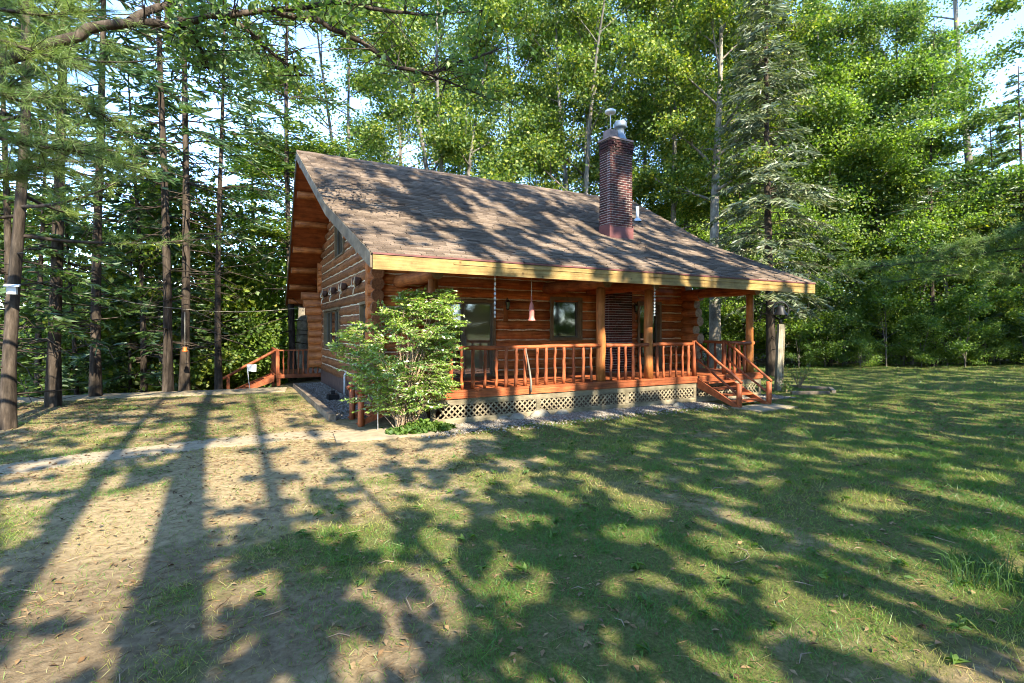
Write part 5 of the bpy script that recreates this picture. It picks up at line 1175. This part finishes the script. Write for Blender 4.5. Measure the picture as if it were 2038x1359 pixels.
# hanging bell-shaped chime
bx = on_front(1058, -2.9); bz = 1.9+(YH-640)/FPX*12.4
t = thing('hanging_bell', 'faded red bell chime hanging from the eave by a cord', 'bell chime', (bx, -2.9, bz)); o = (bx, -2.9, bz)
MB().lathe([(.082, 0), (.078, .012), (.058, .05), (.055, .10), (.055, .26), (.042, .33), (.018, .38), (.014, .50), (.0, .52)], o, 16).obj('bell', M['bellred'], parent=t, org=o)
MB().tube([(bx, -2.9, bz+.48), (bx, -2.9, 2.98)], .006, 5).obj('cord', M['cord'], parent=t, org=o)
# twisted wind spinners
for xp, y0, y1, lb in ((985, 548, 632, 'long white twisted spinner hanging before the sliding door'), (1303, 572, 628, 'white twisted spinner hanging right of the third porch post')):
    x = on_front(xp, -3.3); w = LW + x*ST - 3.3*CT; z1 = CAMH+(YH-y0)/FPX*w; z0 = CAMH+(YH-y1)/FPX*w; m = MB(); n = 40; vs = []
    for i in range(n+1):
        a = i*0.7; z = z1+(z0-z1)*i/n; c, s_ = math.cos(a)*.022, math.sin(a)*.022; vs += [(x-c, -3.3-s_, z), (x+c, -3.3+s_, z)]
    m.add(vs, [(2*i, 2*i+1, 2*i+3, 2*i+2) for i in range(n)]); t = thing('wind_spinner', lb, 'spinner', (x, -3.3, z0), 'wind spinners on the eave')
    m.obj('ribbon', M['white'], parent=t, org=(x, -3.3, z0)); MB().tube([(x, -3.3, z1-.02), (x, -3.3, 3.02)], .005, 5).obj('cord', M['cord'], parent=t, org=(x, -3.3, z0))
# walking stick leaning on the railing
x = on_front(1049, DY-0.06); pts = [(x-.02, DY-.03, RT-.06), (x, DY-.05, RT-.2), (x+.05, DY-.07, RT-.5), (x+.10, DY-.06, RT-.8), (x+.10, DY-.05, DZ-.12)]
tag(MB().tube(pts, [.012, .016, .02, .024, .026], 8, True, .08).obj('walking_stick', M['bark_maple']), 'pale crooked stick leaning on the porch railing', 'stick')
# antler mounts on the gable
for i, (y, lb) in enumerate(((1.16, 'antler hook on the gable nearest the porch corner'), (3.0, 'second antler hook on the gable from the porch corner'), (4.7, 'third antler hook on the gable from the porch corner'), (6.4, 'antler hook on the gable nearest the rear corner'))):
    z = 3.0; o = (-0.02, y, z); t = thing('antler_hook', lb, 'antler hook', o, 'antler hooks along the gable log')
    MB().lathe([(.02, -.10), (.09, -.04), (.12, .06), (.10, .10), (0, .12)], (-0.07, y, z+.12), 10).obj('dark_mount', M['found'], parent=t, org=o)
    MB().tube([(-.10, y, z), (-.17, y-.10, z-.10), (-.20, y-.12, z-.24)], [.02, .022, .01], 6).tube([(-.10, y, z), (-.18, y-.16, z+.08), (-.16, y-.22, z+.26)], [.02, .02, .007], 6).tube([(-.10, y, z), (-.16, y+.20, z+.02), (-.14, y+.30, z+.22)], [.02, .02, .007], 6).obj('antler', M['antler'], parent=t, org=o)
# overhead wire to the trees
a = Vector((-0.2, 7.2, 2.75)); b = Vector(px(200, 14.7, 592)); pts = [a.lerp(b, i/16)+Vector((0, 0, -0.30*math.sin(math.pi*i/16))) for i in range(17)]
tag(MB().tube(pts, .007, 5).obj('overhead_wire', M['oldpost']), 'thin pale wire strung from the gable to the conifers', 'wire')
# bell on its post
P = Vector(px(1547, 16.3)); P.z = gzz(P.x, P.y); t = thing('bell_post', 'grey weathered post carrying a black iron dinner bell', 'bell post', tuple(P)); o = tuple(P)
rt = Vector((CT, -ST, 0)); tp = P + rt*0.10 + Vector((0, 0, 2.08))
MB().bar(P+Vector((0, 0, -.2)), tp, .15, .15, up=(ST, CT, 0)).obj('post', M['oldpost'], parent=t, org=o)
MB().bar(P+rt*.12+Vector((0, 0, -.2)), tp+rt*.10+Vector((0, 0, -.02)), .04, .13, up=(ST, CT, 0)).obj('side_board', M['paleboard'], parent=t, org=o)
c = tp + Vector((0, 0, .42)); ring = [c+rt*.25*math.cos(a_)+Vector((0, 0, .27*math.sin(a_))) for a_ in [R(-90+24*i) for i in range(16)]]
bl_ = MB().tube(ring, .030, 8).tube([tp+Vector((0, 0, -.02)), tp+Vector((0, 0, .17))], [.05, .035], 8).obj('yoke', M['iron'], parent=t, org=o)
MB().lathe([(.21, -.13), (.205, -.11), (.14, -.02), (.11, .08), (.07, .15), (0, .17)], tuple(c), 18).tube([c+Vector((0, 0, -.02)), c+Vector((0, 0, -.18))], [.012, .03], 8).obj('bell', M['iron'], parent=t, org=o)
MB().tube([c+rt*.24, c+rt*.36+Vector((0, 0, .04))], .015, 6).tube([c+rt*.12+Vector((0, 0, .10)), c-rt*.12+Vector((0, 0, .10))], .03, 6).obj('bell_arm', M['iron'], parent=t, org=o)
# bed edging and a small bare shrub by the post
t = thing('bed_edging', 'low dark timber edging of the bed beside the bell post', 'edging', px(1600, 16.2)); o = px(1600, 16.2)
for (c0, w0), (c1, w1) in (((1562, 17.3), (1652, 16.6)), ((1652, 16.6), (1660, 15.6)), ((1575, 15.3), (1650, 15.4))):
    A = Vector(px(c0, w0)); B = Vector(px(c1, w1)); A.z = gzz(A.x, A.y)+.03; B.z = gzz(B.x, B.y)+.03; MB().bar(A, B, .10, .12).obj('timber', M['timber'], parent=t, org=o)
def shrublet(c, w, h, label, leaves=260):
    q_ = random.Random(c); rs_ = np.random.RandomState(c); x, y, _ = px(c, w); g = gzz(x, y); m = MB(); C = []
    for i in range(16):
        a = q_.uniform(0, 6.3); e = Vector((x+math.cos(a)*h*.55*q_.random(), y+math.sin(a)*h*.55*q_.random(), g+h*q_.uniform(.5, 1))); b = Vector((x, y, g-.03))
        m.tube(bez(b, b.lerp(e, .5)+Vector((0, 0, .12)), e, 4), [.012, .01, .008, .005, .003], 4, False, rng=q_)
        for k in range(leaves//16): C.append(tuple(b.lerp(e, q_.uniform(.55, 1.05))+Vector((q_.gauss(0, .07), q_.gauss(0, .07), q_.gauss(0, .05)))))
    V, F = leaf_quads(np.array(C), .06, rs_, .6, .5); t = thing('small_shrub', label, 'shrub', (x, y, g)); put('stems', m.mesh('stems', M['twig'], org=(x, y, g)), t)
    put('foliage', np_mesh('foliage', V-np.array([x, y, g]), F, M['oak']), t)
shrublet(1590, 17.0, 0.85, 'small sparse shrub in the bed right of the bell post')
shrublet(1565, 15.8, 0.35, 'tiny leafy plant at the foot of the bell post', 200)
# shepherd hook in front of the bush
x, y, _ = px(752, 9.7); g = gzz(x, y); hk = [(x, y, g-.1), (x, y, g+1.05)] + [Vector((x, y, g+1.05))+rt*(.09-.09*math.cos(a_))+Vector((0, 0, .09*math.sin(a_))) for a_ in [R(20*i) for i in range(1, 11)]]
tag(MB().tube(hk, .011, 8).obj('shepherd_hook', M['white']), 'white metal shepherd hook standing before the bushy young tree', 'hook')
# small white yard flag by the rear steps
A = Vector(px(497, 17.6)); A.z = gzz(A.x, A.y); t = thing('yard_flag', 'small white flag on a stake beside the rear steps', 'flag', tuple(A)); o = tuple(A)
MB().tube([A, A+Vector((0, 0, .55))+rt*-.06, A+Vector((0, 0, .82))+rt*-.09], .014, 6).obj('stake', M['white'], parent=t, org=o)
vs = []; n = 6
for i in range(n+1): p = A+rt*(-.09+.30*i/n)+fwd_*(.02*math.sin(i*1.3)) if False else A+rt*(-.09+.30*i/n)+Vector((ST, CT, 0))*(.025*math.sin(i*1.3)); vs += [p+Vector((0, 0, .60+.01*math.sin(i))), p+Vector((0, 0, .84))]
m = MB(); m.add(vs, [(2*i, 2*i+2, 2*i+3, 2*i+1) for i in range(n)], True); m.add([v+Vector((ST, CT, 0))*.006 for v in vs], [(2*i, 2*i+1, 2*i+3, 2*i+2) for i in range(n)], True); m.obj('cloth', M['white'], parent=t, org=o)
# white box on the pine, hanging orange feeder, foundation pipe
A = Vector(px(24, 9.85, 577)); t = thing('white_box', 'white box fixed to the trunk of the nearest pine', 'box', tuple(A)); o = tuple(A)
MB().box(A.x-.07, A.x+.07, A.y-.05, A.y+.05, A.z-.08, A.z+.06).obj('housing', M['white'], parent=t, org=o); MB().prism([(A.x-.11, A.y-.08, A.z+.06), (A.x+.11, A.y-.08, A.z+.06), (A.x+.11, A.y, A.z+.11), (A.x-.11, A.y, A.z+.11)], (0, .08, 0)).obj('lid', M['white'], parent=t, org=o)
A = Vector(px(368, 15.6, 697)); t = thing('bird_feeder', 'orange bird feeder hanging on a cord between the dark conifers', 'feeder', tuple(A)); o = tuple(A)
MB().lathe([(0, -.04), (.075, -.04), (.08, -.015), (.055, 0), (.055, .08), (.0, .11)], o, 12).obj('feeder', M['orange'], parent=t, org=o); MB().tube([A+Vector((0, 0, .12)), A+Vector((0.0, 0, 1.15))], .006, 4).obj('cord', M['cord'], parent=t, org=o)
tag(MB().tube([(-0.05, 2.9, .05), (-0.05, 2.9, .62), (-.01, 2.9, .68)], .03, 8).obj('drain_pipe', M['white']), 'white pipe against the gable foundation', 'pipe')
A = Vector((-0.45, 2.4, gzz(-.45, 2.4))); m = MB().box(A.x-.14, A.x+.14, A.y-.16, A.y+.16, A.z, A.z+.16); m.box(A.x-.05, A.x+.05, A.y-.05, A.y+.05, A.z+.161, A.z+.26)
tag(m.obj('foundation_light', M['iron']), 'dark squat fitting on the gravel beside the gable', 'fitting')
